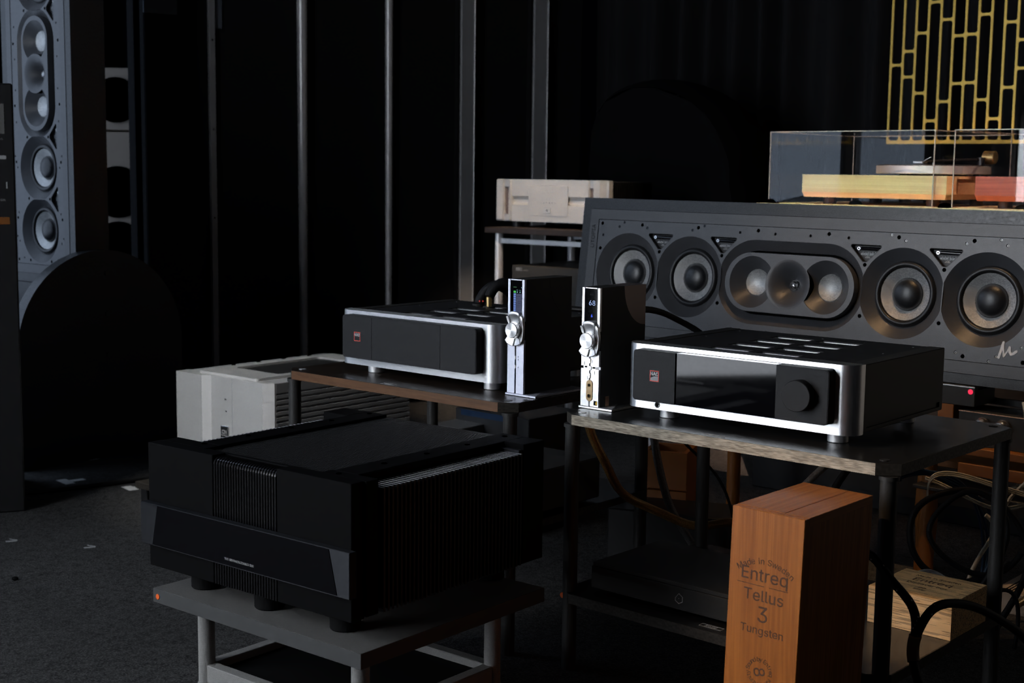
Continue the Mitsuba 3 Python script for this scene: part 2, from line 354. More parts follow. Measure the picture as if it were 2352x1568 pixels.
# loudspeaker hidden under black cloth, standing before the curtain
def draped():
    sil = np.array([(0.0, 0.02), (-0.02, 0.62), (0.02, 1.19), (0.25, 1.21), (0.47, 1.08), (0.55, 0.70), (0.60, 0.02)])
    q = spline(sil, 90); n = len(q); m = 14; V = []
    for j in range(m):
        s = j / (m - 1); y = 0.36 * s; sh = 1 - 0.10 * (2 * abs(s - 0.5)) ** 3
        c = np.array([0.27, 0.0]); p = (q - c) * [sh, 1 - 0.03 * (2 * abs(s - .5)) ** 2] + c
        fold = 0.012 * np.sin(np.arange(n) * 1.1 + 3 * s) * np.clip((1.2 - q[:, 1]) * 1.6, 0, 1)
        V.append(np.c_[p[:, 0] + fold, np.full(n, y), np.maximum(p[:, 1], 0.005)])
    V = np.vstack(V); F = []
    for j in range(m - 1):
        a = np.arange(n - 1) + j * n
        F.append(np.c_[a, a + n, a + n + 1]); F.append(np.c_[a, a + n + 1, a + 1])
    # front and back sheets with hanging folds
    for y, off in ((0.0, 0), (0.36, (m - 1) * n)):
        base = len(V); pts = []; cols = 70; rws = 26
        L = V[off:off + n]; top = int(np.argmax(L[:, 2]))
        left, right = L[:top + 1], L[top:]
        for r in range(rws):
            z = 0.005 + (L[top, 2] - 0.008) * (1 - r / (rws - 1))
            x0 = np.interp(z, left[:, 2], left[:, 0]); x1 = np.interp(-z, -right[:, 2], right[:, 0])
            t = np.linspace(0, 1, cols); d = (1 - z / 1.21)
            yy = y + (0.026 * d ** 0.8 * np.sin(t * 26 + 2.2 * np.sin(t * 5) - 1.5 * d) * np.sin(PI * t) ** .5) * (1 if y == 0 else -1)
            pts.append(np.c_[x0 + (x1 - x0) * t, yy, np.full(cols, z)])
        V = np.vstack([V] + pts)
        for r in range(rws - 1):
            a = np.arange(cols - 1) + base + r * cols
            F.append(np.c_[a, a + cols, a + cols + 1]); F.append(np.c_[a, a + cols + 1, a + 1])
    return trimesh.Trimesh(V, np.vstack(F), process=False)
single('covered_loudspeaker', draped(), 'm_cloth', 'tall loudspeaker draped in a black cloth before the curtain', 'loudspeaker', frame(0.30, 4.95, 0, rad(-36)), True)

# gold fretwork screen
def lattice():
    pit, bw, hgt, ncol = 0.0412, 0.0073, 0.98, 17
    k = 0.001394                                    # metres per photograph pixel at its distance
    B = [[683], [543, 812], [360, 985], [48, 1277], [235, 1080], [408, 897], [400, 893], [208, 1070], [2, 1265], [300, 952], [482, 765], [660], [520, 1130], [330, 900], [90, 1210], [600], [260, 1010]]
    holes = []
    for c in range(ncol):
        zs = sorted([(1505 - b) / 4.612 * k for b in B[c]])
        zs = [0.003] + zs + [z + 0.47 for z in zs if 0.08 < z + 0.47 < hgt - 0.03 and z + 0.47 > max(zs) + 0.06] + [hgt - 0.003]
        for a, b in zip(zs[:-1], zs[1:]):
            holes.append(rrect(c * pit + bw / 2, a + 0.0042, (c + 1) * pit - bw / 2, b - 0.0042, 0.0075, 4))
    plate = sg.box(-bw / 2, -0.004, ncol * pit + bw / 2, hgt)
    return ext(plate.difference(shapely.union_all(holes)), 0.006, '-y')
single('fretwork_screen', lattice(), 'm_gold', 'gold fretwork screen of upright rounded slots hanging before the curtain', 'screen', frame(1.2228, 4.6, 0.998, rad(-41)), False)

# pale column speaker behind the panels' end
k = thing('column_speaker', 'pale column loudspeaker with round black drive units behind the large upright loudspeaker', 'loudspeaker', frame(-1.585, 4.98, 0, rad(4)))
part(k, 'cabinet', box(0, 0.262, 0, 0.30, 0.0, 1.012, 0.003), 'm_column')
part(k, 'upper_cabinet', box(0, 0.262, 0, 0.30, 1.018, 1.236, 0.003), 'm_column')
for z, r in ((1.124, 0.080), (0.800, 0.092), (0.604, 0.092), (0.408, 0.092)):
    d = part(k, 'drive_unit', lathe([(0, 0.0), (r * .3, 0.004), (r * .36, 0.001), (r * .85, 0.010), (r, 0.006), (r, -0.002)], 48, '-y', (0.172, -0.002, z)), 'm_rubber')
# ================================================================ the two in-wall loudspeakers
U1, U2, RO = 0.2852, 0.478, 0.100
def mirror(pts): return sorted({(round(sx * x, 4), round(sy * y, 4)) for x, y in pts for sx in (1, -1) for sy in (1, -1)})
BIG = mirror([(0.5716, 0.1221), (0.4415, 0.1221), (0.268, 0.1221), (0.0947, 0.122), (0.5720, 0.0577), (0.3804, 0.0573), (0.1918, 0.0573)])
SMALL = mirror([(0.5143, 0.1153), (0.4246, 0.1153), (0.285, 0.1153), (0.1455, 0.1154), (0.0472, 0.1155), (0.566, 0.0922), (0.4992, 0.1268), (0.2498, 0.1268)])
PIN = mirror([(0.1706, 0.0145)])
CLIP = 0.0953
def circ(u, v, r, n=10): return sg.Point(u, v).buffer(r, quad_segs=n)
def wclip(u):
    lo, hi = (-9, 9)
    if abs(u) < .4: lo, hi = u - CLIP, u + CLIP
    elif u > 0: lo = u - CLIP
    else: hi = u + CLIP
    return lo, hi
def woofer_outline(u):
    lo, hi = wclip(u); return circ(u, 0, RO, 24).intersection(sg.box(lo, -1, hi, 1))
OV_L, OV_R = 0.0965, 0.100
def stadium(L, R, n=24): return sg.LineString([(-L, 0), (L, 0)]).buffer(R, quad_segs=n)
oval_outline = stadium(OV_L, OV_R).intersection(sg.box(-0.1898, -1, 0.1898, 1))
TRI = [sg.Polygon([(u - 0.034, 0.0985), (u + 0.034, 0.0985), (u + 0.0035, 0.0675), (u - 0.0035, 0.0675)]).buffer(0.0045, quad_segs=4) for u in (-0.3804, -0.1908, 0.1908, 0.3804)]
baffle_poly = sg.box(-0.5833, -0.1313, 0.5833, 0.1313)
for g in [woofer_outline(u) for u in (-U2, -U1, U1, U2)] + [oval_outline] + TRI + [circ(*h, 0.0046, 4) for h in BIG] + [circ(*h, 0.0036, 3) for h in SMALL] + [circ(*h, 0.0026, 3) for h in PIN]:
    baffle_poly = baffle_poly.difference(g)
flange_poly = rrect(-0.612, -0.158, 0.612, 0.158, 0.003).difference(sg.box(-0.5845, -0.1325, 0.5845, 0.1325))
def chamfer_ring(u):
    lo, hi = wclip(u)
    def outer(t):
        c, s = math.cos(t), math.sin(t); r = RO
        if c > 1e-6: r = min(r, (hi - u) / c)
        if c < -1e-6: r = min(r, (lo - u) / c)
        return (u + r * c, (RO - r) / 0.027 * 0.022, r * s)
    return frontface(polar(lambda t: (u + 0.073 * math.cos(t), 0.022, 0.073 * math.sin(t)), outer, 120))
def oval_ring():
    def ce(t): return OV_L * (1 if math.cos(t) >= 0 else -1)
    def outer(t):
        c, s = math.cos(t), math.sin(t); x = ce(t) + OV_R * c; d = 0.0
        if abs(x) > 0.1898:
            f = (0.1898 - OV_L) / abs(OV_R * c); d = (1 - f) * OV_R / 0.024 * 0.02; return (ce(t) + OV_R * c * f, d, OV_R * s * f)
        return (x, 0.0, OV_R * s)
    return frontface(polar(lambda t: (ce(t) + 0.076 * math.cos(t), 0.020, 0.076 * math.sin(t)), outer, 144))
def flat(poly, y):                                              # a thin plate whose face lies at depth y
    return ext(poly, 0.002, '-y', (0, y + 0.002, 0))
def ring_lathe(prof, u, n=72): return lathe(prof, n, '-y', (u, 0, 0))
def surf(prof, u, v=0.0, n=72):
    """open surface of revolution about the axis that looks to -y; prof = (radius, depth)"""
    th = np.linspace(0, 2 * PI, n, endpoint=False); V, F = [], []
    for r, d in prof: V.append(np.c_[u + r * np.cos(th), np.full(n, d), v + r * np.sin(th)])
    for j in range(len(prof) - 1):
        a = np.arange(n); b = (a + 1) % n
        F.append(np.c_[j * n + a, (j + 1) * n + a, (j + 1) * n + b]); F.append(np.c_[j * n + a, (j + 1) * n + b, j * n + b])
    return frontface(trimesh.Trimesh(np.vstack(V), np.vstack(F), process=False))
SURR = [(0.0735, 0.0215)] + [(0.0655 + 0.0068 * math.cos(a), 0.021 - 0.0068 * math.sin(a)) for a in np.linspace(0, PI, 12)] + [(0.0578, 0.0215)]
DOME = [(0.0368, 0.0335), (0.0362, 0.0318)] + [(0.0352 * math.cos(a), 0.0325 - 0.0165 * math.sin(a)) for a in np.linspace(0.06, PI / 2 - 0.01, 14)]
MIDX = 0.0985
pod_face = stadium(0.1035, 0.0665).difference(circ(-MIDX, 0, 0.0615, 24)).difference(circ(MIDX, 0, 0.0615, 24)).union(sg.Point(0, 0).buffer(0.0592, quad_segs=24)).difference(circ(0, 0, 0.0578, 24))
def mid_horn(sgn):
    def rmax(t):                                   # stops where the tweeter's horn begins
        c, s = math.cos(t) * -sgn, math.sin(t)
        b = c * MIDX; disc = b * b - (MIDX ** 2 - 0.0592 ** 2)
        return min(0.0615, b - math.sqrt(disc)) if disc > 0 and b > 0 else 0.0615
    def at(r, t): return (sgn * MIDX + r * math.cos(t), 0.026 * (0.0615 - r) / 0.029 - 0.003, r * math.sin(t))
    return frontface(polar(lambda t: at(0.0325, t), lambda t: at(rmax(t), t), 120))
HORN = [(0.0578 - 0.0445 * s, 0.036 * s ** 1.7 - 0.0035) for s in np.linspace(0, 1, 16)]
MIDC = [(0.0325, 0.024), (0.0300, 0.0215), (0.0285, 0.0225), (0.0235, 0.0255), (0.0215, 0.0262)] + [(0.0215 * (1 - s), 0.0262 + 0.0055 * (1 - (1 - s) ** 2)) for s in np.linspace(0.1, 0.98, 8)]
def grille():
    ms = []
    for a in range(12):
        t = a * PI / 6
        ms.append(tube([(0.0125 * math.cos(t) * math.cos(e), 0.033 - 0.0105 * math.sin(e), 0.0125 * math.sin(t) * math.cos(e)) for e in np.linspace(0.0, PI / 2, 7)], 0.00045, 10, 5))
    for e in (0.12, 0.6, 1.05): ms.append(tube([(0.0125 * math.cos(e) * math.cos(t), 0.033 - 0.0105 * math.sin(e), 0.0125 * math.cos(e) * math.sin(t)) for t in np.linspace(0, 2 * PI, 33)], 0.0005, 33, 5, False))
    return cat(*ms)
def script_emblem():
    st = [[(-0.016, -0.013), (-0.012, 0.006), (-0.009, 0.019)], [(-0.009, 0.019), (-0.008, 0.004), (-0.006, -0.010)], [(-0.006, -0.010), (0.000, 0.000), (0.005, 0.010)], [(0.005, 0.010), (0.006, 0.001), (0.009, -0.004), (0.014, -0.002), (0.020, 0.003)]]
    g = shapely.union_all([sg.LineString(s).buffer(0.0017 + 0.0009 * (i in (0, 3))) for i, s in enumerate(st)])
    return ext(g, 0.0012, '-y')
ply_cache = {}
def cached(key, fn):
    if key not in ply_cache: ply_cache[key] = fn()
    return ply_cache[key]
def inwall_speaker(name, label, at, upright):
    k = thing(name, label, 'loudspeaker', at)
    L = frame(0, 0, 0, 0, 0, PI / 2) if upright else np.eye(4)        # the upright one is the same unit turned a quarter
    part(k, 'flange', cached('fl', lambda: plyshape(flat(flange_poly, -0.0015), 'm_flange')), local=L)
    b = part(k, 'baffle', cached('ba', lambda: plyshape(flat(baffle_poly, 0.0), 'm_baffle', False)), local=L, label='dark grey metal baffle drilled with screw holes')
    part(k, 'back_plate', cached('bp', lambda: plyshape(box(-0.5845, 0.5845, 0.040, 0.044, -0.1325, 0.1325), 'm_black_deep', False)), local=L)
    for u in (-U2, -U1, U1, U2):
        key = f'{u:.3f}'
        w = part(k, 'woofer', cached('ch' + key, lambda: plyshape(chamfer_ring(u), 'm_chamfer', 60)), local=L, label='woofer in a conical recess with a fibrous silver cone and black dome')
        part(w, 'surround', cached('su' + key, lambda: plyshape(surf(SURR, u), 'm_rubber', 60)), local=L, label='black rubber surround')
        part(w, 'cone', cached('co' + key, lambda: plyshape(surf([(0.0580, 0.0205), (0.0475, 0.027), (0.0355, 0.0345)], u), 'm_cone', 60)), local=L, label='silver flecked cone')
        part(w, 'dust_dome', cached('do' + key, lambda: plyshape(surf(DOME, u), 'm_dome', 60)), local=L, label='shiny black dome')
    part(k, 'oval_recess', cached('ov', lambda: plyshape(oval_ring(), 'm_chamfer', 60)), local=L)
    pod = part(k, 'midrange_pod', cached('pod', lambda: plyshape(cat(flat(pod_face, -0.0035), ext(stadium(0.1035, 0.0695).difference(stadium(0.1035, 0.0663)), 0.026, '-y', (0, 0.0225, 0))), 'm_baffle', 30)), local=L, label='oval pod holding two midrange units and a tweeter')
    for s_ in (-1, 1):
        part(pod, 'midrange_horn', cached(f'mh{s_}', lambda: plyshape(mid_horn(s_), 'm_chamfer', 60)), local=L)
        part(pod, 'midrange_cone', cached(f'mc{s_}', lambda: plyshape(surf(MIDC, s_ * MIDX), 'm_cone', 60)), local=L, label='silver flecked midrange diaphragm')
    part(pod, 'tweeter_horn', cached('th', lambda: plyshape(cat(surf(HORN, 0), surf([(0.0592, 0.022), (0.0592, -0.0035)], 0)), 'm_chamfer', 60)), local=L)
    part(pod, 'tweeter_dome', cached('td', lambda: plyshape(surf([(0.0125, 0.036)] + [(0.011 * math.cos(a), 0.036 - 0.004 * math.sin(a)) for a in np.linspace(0, 1.5, 6)], 0), 'm_black_gloss', 60)), local=L)
    part(pod, 'tweeter_grille', cached('tg', lambda: plyshape(grille(), 'm_chrome', 60)), local=L, label='chrome wire tweeter guard')
    for i, u in enumerate((-0.3804, -0.1908, 0.1908, 0.3804)):
        t = part(k, 'jumper_recess', cached(f'jr{i}', lambda: plyshape(cat(ext(TRI[i].difference(TRI[i].buffer(-0.0012)), 0.014, '-y', (0, 0.014, 0)), box(u - 0.034, u + 0.034, 0.012, 0.014, 0.066, 0.100)), 'm_black', False)), local=L, label='black three-cornered jumper recess with white print')
        part(t, 'grip_bar', cached(f'jg{i}', lambda: plyshape(tube([(u - 0.014, 0.008, 0.094), (u + 0.031, 0.008, 0.094)], 0.0042, 2, 12), 'm_black_gloss', 60)), local=L)
        part(t, 'bolt', cached(f'jb{i}', lambda: plyshape(lathe([(0.002, 0), (0.0038, 0), (0.0038, 0.002), (0.002, 0.002), (0.002, 0)], 16, '-y', (u - 0.021, 0.008, 0.0935)), 'm_chrome', 30)), local=L)
        part(t, 'print', cached(f'jp{i}', lambda: plyshape(cat(ftext('e|e|e| |o|o|o', 0.0052, u + 0.003, 0.0825, 0.0118, bold=True), box(u - 0.004, u + 0.004, 0.0115, 0.0119, 0.0762, 0.0768), box(u - 0.006, u + 0.006, 0.0115, 0.0119, 0.0738, 0.0745)), 'm_white', False)), local=L)
    sc = cached('scr', lambda: plyshape(lathe([(0.0011, 0.0), (0.0030, 0.0), (0.0030, 0.0012), (0.0024, 0.0018), (0.0013, 0.0018), (0.0011, 0.0)], 14, '-y'), 'm_alu', 30))
    sc2 = cached('scr2', lambda: plyshape(lathe([(0.0011, 0.0), (0.0030, 0.0), (0.0030, 0.0012), (0.0024, 0.0018), (0.0013, 0.0018), (0.0011, 0.0)], 14, '-y'), 'm_black_gloss', 30))
    for (u, v) in SMALL:
        part(b, 'screw', sc if u > 0.2 and not upright else sc2, local=L @ frame(u, 0.003, v))
    return k, L
k, L = inwall_speaker('centre_loudspeaker', 'long dark grey loudspeaker lying tilted back, with four woofers in a row', frame(0.6394, 3.226, 0.6368, -0.7528, -0.1141, 0.0028), False)
part(k, 'cabinet', cat(ext(sg.box(-0.639, -0.18, 0.639, 0.187).difference(sg.box(-0.613, -0.159, 0.613, 0.159)), 0.14, '-y', (0, 0.14, 0)), box(-0.639, 0.639, 0.140, 0.15, -0.18, 0.187)), 'm_mdf', label='black painted board surround')
lt = part(k, 'lettering', orient(text('UTOPIA', 0.0115), '-y', (0, 0, 0)), 'm_black_deep', False, local=frame(-0.5985, -0.0017, 0.088, 0, 0, -PI / 2))
part(k, 'emblem', script_emblem(), 'm_white', False, local=frame(0.5365, -0.0002, -0.1035, 0, 0, 0), label='white script emblem')
k, L = inwall_speaker('upright_loudspeaker', 'tall dark grey loudspeaker standing upright in a black cabinet near the window', frame(-1.4645, 4.3152, 1.1687, -0.6843, 0, 0), True)
part(k, 'cabinet', cat(ext(sg.box(-0.187, -0.64, 0.187, 0.70).difference(sg.box(-0.159, -0.613, 0.159, 0.613)), 0.118, '-y', (0, 0.118, 0)), box(-0.187, 0.187, 0.112, 0.118, -0.613, 0.613)), 'm_mdf', label='black painted board surround')
part(k, 'plinth', box(-0.187, 0.187, 0.0, 0.118, -1.1687, -0.6405, 0.003), 'm_mdf')
# rounded side board that carries it
prof = sg.box(-0.29, -1.1687, 0.29, -0.82).union(sg.Point(0, -0.82).buffer(0.29, quad_segs=40))
sb = part(k, 'side_board', ext(prof, 0.045, 'x', (0.1885, 0.0, 0)).apply_transform(trimesh.transformations.scale_matrix(1)), 'm_mdf', 20, label='black side board with a round top edge', local=frame(0, 0.06, 0))
for z in (-0.60, -0.725, -0.85): part(sb, 'bolt', cyl(0.008, 0.004, 20, 'x', (0.2335, 0.075, z)), 'm_black_case')
# ================================================================ the two racks
def rack_board(parent, name, W, D, z0, z1, top, edge, c=0.030, local=None):
    out = sg.Polygon([(c, 0), (W - c, 0), (W, c * .8), (W, D - c * .8), (W - c, D), (c, D), (0, D - c * .8), (0, c * .8)])
    inn = out.buffer(-0.0016, join_style=2)
    b = part(parent, name, ext(inn, z1 - z0 - 0.0004, 'z', (0, 0, z0)), top, False)
    ring, fr_ = out.difference(inn), sg.box(c * 0.99, -1, W - c * 0.99, 0.002)
    part(b, 'edge_band', ext(ring.intersection(fr_), z1 - z0 - 0.0008, 'z', (0, 0, z0)), edge, False, label='worn front edge')
    part(b, 'shaded_side_band', ext(ring.difference(fr_), z1 - z0 - 0.0008, 'z', (0, 0, z0)), 'm_edge_dark', False)  # sides turned from the light: their shade is put into a darker colour
    return b
def rack(name, label, at, W, D, ztop, th, top, edge, lower, low_edge):
    k = thing(name, label, 'rack', at)
    b = rack_board(k, 'top_board', W, D, ztop - th, ztop, top, edge)
    for x, y in ((0.030, 0.030), (W - 0.030, 0.030), (W - 0.030, D - 0.030), (0.030, D - 0.030)):
        part(b, 'bolt_cap', lathe([(0, -.0002), (0.0075, -.0002), (0.0075, 0.0006), (0.0062, 0.0002), (0, 0.0)], 24, 'z', (x, y, ztop)), 'm_alu' if (x + y) < .2 else 'm_black_case')
    for x, y in ((0.0165, 0.020), (W - 0.0165, 0.020), (W - 0.0165, D - 0.020), (0.0165, D - 0.020)):
        zs = [0.0] + [z for z, t in lower]
        leg = part(k, 'leg', cat(cyl(0.0130, ztop - th - 0.0012, 28, 'z', (x, y, 0.0)), cyl(0.0155, 0.006, 28, 'z', (x, y, ztop - th - 0.0072))), 'm_black_case', 40)
    for z, t in lower: rack_board(k, 'shelf', W, D, z - t, z, top, low_edge)
    return k
RR = frame(0.0837, 2.4241, 0, -0.7259)
k = rack('equipment_rack', 'black topped equipment rack with a worn grey wood edge under the amplifier with a knob', RR, 0.639, 0.4576, 0.469, 0.0187, 'm_shelf_black', 'm_edge', [(0.1457, 0.018)], 'm_edge_dark')
def plaque(parent, x, y, z, s=1.0):
    b = part(parent, 'plaque', ext(rrect(-0.018 * s, -0.0055 * s, 0.018 * s, 0.0055 * s, .001).difference(rrect(-0.0172 * s, -0.0047 * s, 0.0172 * s, 0.0047 * s, .001)), 0.0004, 'z'), 'm_print_grey', False, local=frame(x, y, z), label='small printed maker plate')
    part(b, 'lettering', text('Solid', 0.0062 * s, 0.0004, True), 'm_print_grey', False, local=frame(x - .001, y, z))
plaque(k, 0.318, 0.012, 0.469); plaque(k, 0.318, 0.022, 0.1457, 1.2)
part(k, 'peg', cyl(0.0052, 0.003, 20, '-y', (0.008, 0.012, 0.136)), 'm_orange', label='small orange plug', local=frame(0, 0, 0))
RL = frame(-0.4803, 2.8818, 0, -0.7069)
k = rack('equipment_rack', 'brown edged equipment rack carrying the amplifier with the plain black face', RL, 0.629, 0.4576, 0.474, 0.0182, 'm_shelf_brown', 'm_edge_brown', [(0.245, 0.015)], 'm_edge_dark')
plaque(k, 0.305, 0.012, 0.474)
k = thing('black_component', 'flat black component on the lower shelf of the brown edged rack', 'component', RL)
part(k, 'case', box(0.215, 0.618, 0.045, 0.290, 0.252, 0.333, 0.003), 'm_black_case')
for x in (0.25, 0.58):
    for y in (0.08, 0.26): part(k, 'foot', cyl(0.012, 0.007, 16, 'z', (x, y, 0.245)), 'm_rubber')

# ================================================================ the two wide amplifiers
def nad(name, label, at, knobbed, zrest):
    H, W, D = 0.1114, 0.435, 0.338
    k = thing(name, label, 'amplifier', at)
    r = 0.026
    prof = sg.Polygon([(0, 0.034), (0, r)] + [(r - r * math.cos(a), r - r * math.sin(a)) for a in np.linspace(0.05, PI / 2, 14)] + [(W - r + r * math.sin(a), r - r * math.cos(a)) for a in np.linspace(0, PI / 2 - .05, 14)] + [(W, r), (W, 0.034)])
    fr = ext(prof, H)
    cut = ext(rrect(0.0312, 0.0160, 0.4015, 0.1042, 0.006), 0.012, '-y', (0, 0.010, 0))
    fr = faceted(diff(fr, cut))
    fr = trimesh.graph.smooth_shade(trimesh.Trimesh(fr.vertices, fr.faces, process=True), angle=rad(20), facet_minarea=None)
    # brushed along the arc of the front, so the grain's direction comes from the running length
    v = fr.vertices; arc = v[:, 0] + np.where(v[:, 0] > W - r, v[:, 1], 0) - np.where(v[:, 0] < r, v[:, 1], 0)
    kk = free(f'{k}__front_frame'); PLACE[kk] = at
    scene[kk] = {**mikit.ply(fr, 'm_brush' if knobbed else 'm_brush_dim', smooth=True, uv=np.c_[arc, v[:, 2]]), 'to_world': T(at.tolist())}
    labels[kk] = {'label': 'brushed aluminium front frame with rounded corners'}
    ps = 0.1175, 0.3085
    pl = lambda x0, x1: orient(cat(ext(rrect(0.0317, 0.0165, 0.4008, 0.1037, 0.0065).intersection(sg.box(x0, 0, x1, 1)), 0.028),
                                   ext(rrect(0.0327, 0.0175, 0.3998, 0.1027, 0.0058).intersection(sg.box(x0 + .0002, 0, x1 - .0002, 1)), 0.001, 'z', (0, 0, 0.028))), '-y', (0, 0.008, 0))
    part(k, 'face_plate', pl(0, ps[0]), 'm_black_soft', 30)
    if knobbed:
        s = part(k, 'screen', cat(orient(ext(sg.box(ps[0] + .0006, 0.0165, ps[1] - .0006, 0.1037), 0.0262), '-y', (0, 0.008, 0))), 'm_glass_black', False, label='dark glass display')
    else: part(k, 'face_plate', pl(ps[0] + .0005, ps[1] - .0005), 'm_black_soft', 30)
    part(k, 'face_plate', pl(ps[1], 1), 'm_black_soft', 30)
    yf = -0.0212
    lg = part(k, 'badge', orient(ext(sg.box(0.0672, 0.0520, 0.0856, 0.0708).difference(sg.box(0.0687, 0.0535, 0.0841, 0.0693)), 0.0005), '-y', (0, yf, 0)), 'm_red', False, label='red square badge outline')
    part(lg, 'lettering', ftext('NAD', 0.0058, 0.0764, 0.0652, yf, bold=True), 'm_white', False)
    if knobbed:
        part(lg, 'field', orient(ext(sg.Polygon([(0.0687, 0.0535), (0.0841, 0.0535), (0.0841, 0.0612), (0.0760, 0.0610), (0.0687, 0.0580)]), 0.0003), '-y', (0, yf, 0)), 'm_logo_grey', False)
        part(k, 'volume_knob', lathe([(0, 0), (0.0250, 0), (0.0250, 0.0155), (0.0240, 0.0168), (0.0, 0.0168)], 64, '-y', (0.3535, yf, 0.0600)), 'm_black_soft', 30, label='round black volume knob')
        j = part(k, 'headphone_jack', lathe([(0.0030, 0), (0.0052, 0), (0.0052, 0.0008), (0.0042, 0.0014), (0.0032, 0.0008), (0.0030, 0)], 32, '-y', (0.0696, 0.0002, 0.0085)), 'm_chrome', 40, label='small chrome ringed headphone socket')
        part(j, 'socket', cyl(0.0031, 0.0004, 24, '-y', (0.0696, 0.0002, 0.0085)), 'm_black_deep')
    else:
        pass
    # side panels with a long slot, a sunk top plate with eight vents
    for sx in (0, 1):
        sp = box(0.0005, 0.030, 0.030, D, 0.002, H - 0.0008, 0.0012) if not sx else box(W - 0.030, W - 0.0005, 0.030, D, 0.002, H - 0.0008, 0.0012)
        sl = box(-0.01, 0.004, 0.046, D - 0.012, 0.0085, 0.0175) if not sx else box(W - 0.004, W + 0.01, 0.046, D - 0.012, 0.0085, 0.0175)
        part(k, 'side_panel', faceted(diff(sp, sl)), 'm_black_case', False)
    X = ((0.1515, 0.2115), (0.2435, 0.3040)); YB = (0.0655, 0.1365, 0.2080, 0.2820)
    top = sg.box(0.030, 0.030, W - 0.030, D)
    for x0, x1 in X:
        for yb in YB: top = top.difference(rrect(x0 - .014, yb - 0.026, x1 + .004, yb + 0.004, 0.0035, 4))
    tp = part(k, 'top_plate', ext(top, 0.0016, 'z', (0, 0, H - 0.0034)), 'm_black_soft', False)
    for x0, x1 in X:
        for yb in YB:
            v = part(tp, 'vent', cat(box(x0 - .012, x1 + .002, yb + 0.0012, yb + 0.0030, H - 0.0125, H - 0.0035), box(x0 - .0135, x0 - .0115, yb - 0.024, yb + .003, H - .0125, H - .0035)), 'm_vent', False, label='bright inner lip of a top vent')
    for x, y in ((0.045, 0.045), (W - 0.045, 0.045), (0.045, D - 0.03), (W - 0.045, D - 0.03), (W / 2, D - .03), (0.045, 0.19), (W - 0.045, 0.19)):
        part(tp, 'screw', cyl(0.0016, 0.0006, 12, 'z', (x, y, H - 0.0020)), 'm_alu')
    part(k, 'chassis', box(0.031, W - 0.031, 0.036, D - 0.001, 0.001, H - 0.0140), 'm_black_deep', False)
    part(k, 'rear_panel', box(0.028, W - 0.028, D - 0.001, D + 0.001, 0.003, H - 0.0036), 'm_black_case', False)
    for x in (0.0685, W - 0.0455):
        for y in (0.040, D - 0.05): part(k, 'foot', cyl(0.0165, zrest + 0.003, 36, 'z', (x, y, -zrest), 0.0006), 'm_alu', 40, label='round metal foot')
    return k
AMP_R = frame(0.1978, 2.4052, 0.4866, -0.6983)
AMP_L = frame(-0.3589, 2.8728, 0.4918, -0.7075)
k = nad('screen_amplifier', 'black amplifier with a bright brushed frame, dark screen and round knob', AMP_R, True, 0.0174)
k2 = nad('plain_amplifier', 'black amplifier with a brushed silver frame and no knob or screen on its face', AMP_L, False, 0.0176)

# plugs and cables behind the amplifiers
def cable(name, pts, r, mat, label, group=None, n=60, sides=10): return single(name, tube(pts, r, n, sides), mat, label, 'cable', None, 60, group)
def plug(c, at, mat, lab=None): pass
k = thing('power_cable', 'thick black plug lead with red dots rising behind the plain black-faced amplifier', 'cable')
part(k, 'lead', tube([(-0.0715, 3.0, 0.606), (-0.058, 3.0, 0.632), (-0.036, 3.0, 0.645), (-0.012, 3.005, 0.636), (0.004, 3.02, 0.60), (0.01, 3.05, 0.50)], 0.0115, 50, 12), 'm_cable_black', 60)
part(k, 'plug', cyl(0.0125, 0.045, 20, 'z', (-0.0745, 3.0, 0.560)), 'm_black_case', 40)
for dx in (-0.004, 0.003): part(k, 'red_dot', trimesh.creation.icosphere(2, 0.0022).apply_translation((-0.0665 + dx, 2.9892, 0.6115)), 'm_red')
k = thing('power_cable', 'thick black plug lead with a gold collar rising behind the plain black-faced amplifier', 'cable')
part(k, 'lead', tube([(-0.0495, 2.975, 0.622), (-0.040, 2.98, 0.640), (-0.020, 2.985, 0.652), (0.002, 2.995, 0.640), (0.016, 3.01, 0.60), (0.02, 3.03, 0.50)], 0.0110, 50, 12), 'm_cable_black', 60)
part(k, 'collar', cyl(0.0062, 0.022, 20, 'z', (-0.0503, 2.974, 0.601), 0.001), 'm_goldmetal', 40, label='gold collar')
part(k, 'plug', cyl(0.0105, 0.050, 20, 'z', (-0.0503, 2.974, 0.552)), 'm_black_case', 40)
cable('signal_cable', [(0.246, 2.60, 0.636), (0.262, 2.63, 0.6325), (0.2913, 2.68, 0.622), (0.3361, 2.735, 0.5983), (0.375, 2.742, 0.575), (0.40, 2.735, 0.52)], 0.0062, 'm_cable_black', 'black lead running from the tall converter to the back of the screen amplifier')
k = thing('signal_plug', 'silver cable plug showing behind the tall converter with the number display', 'plug')
part(k, 'sleeve', tube([(0.112, 2.75, 0.6218), (0.128, 2.75, 0.6205), (0.150, 2.752, 0.619)], 0.0055, 10, 14), 'm_chrome', 40)
part(k, 'lead', tube([(0.150, 2.752, 0.619), (0.19, 2.755, 0.60), (0.215, 2.757, 0.55), (0.222, 2.76, 0.46)], 0.0045, 30, 10), 'm_cable_gold', 60)

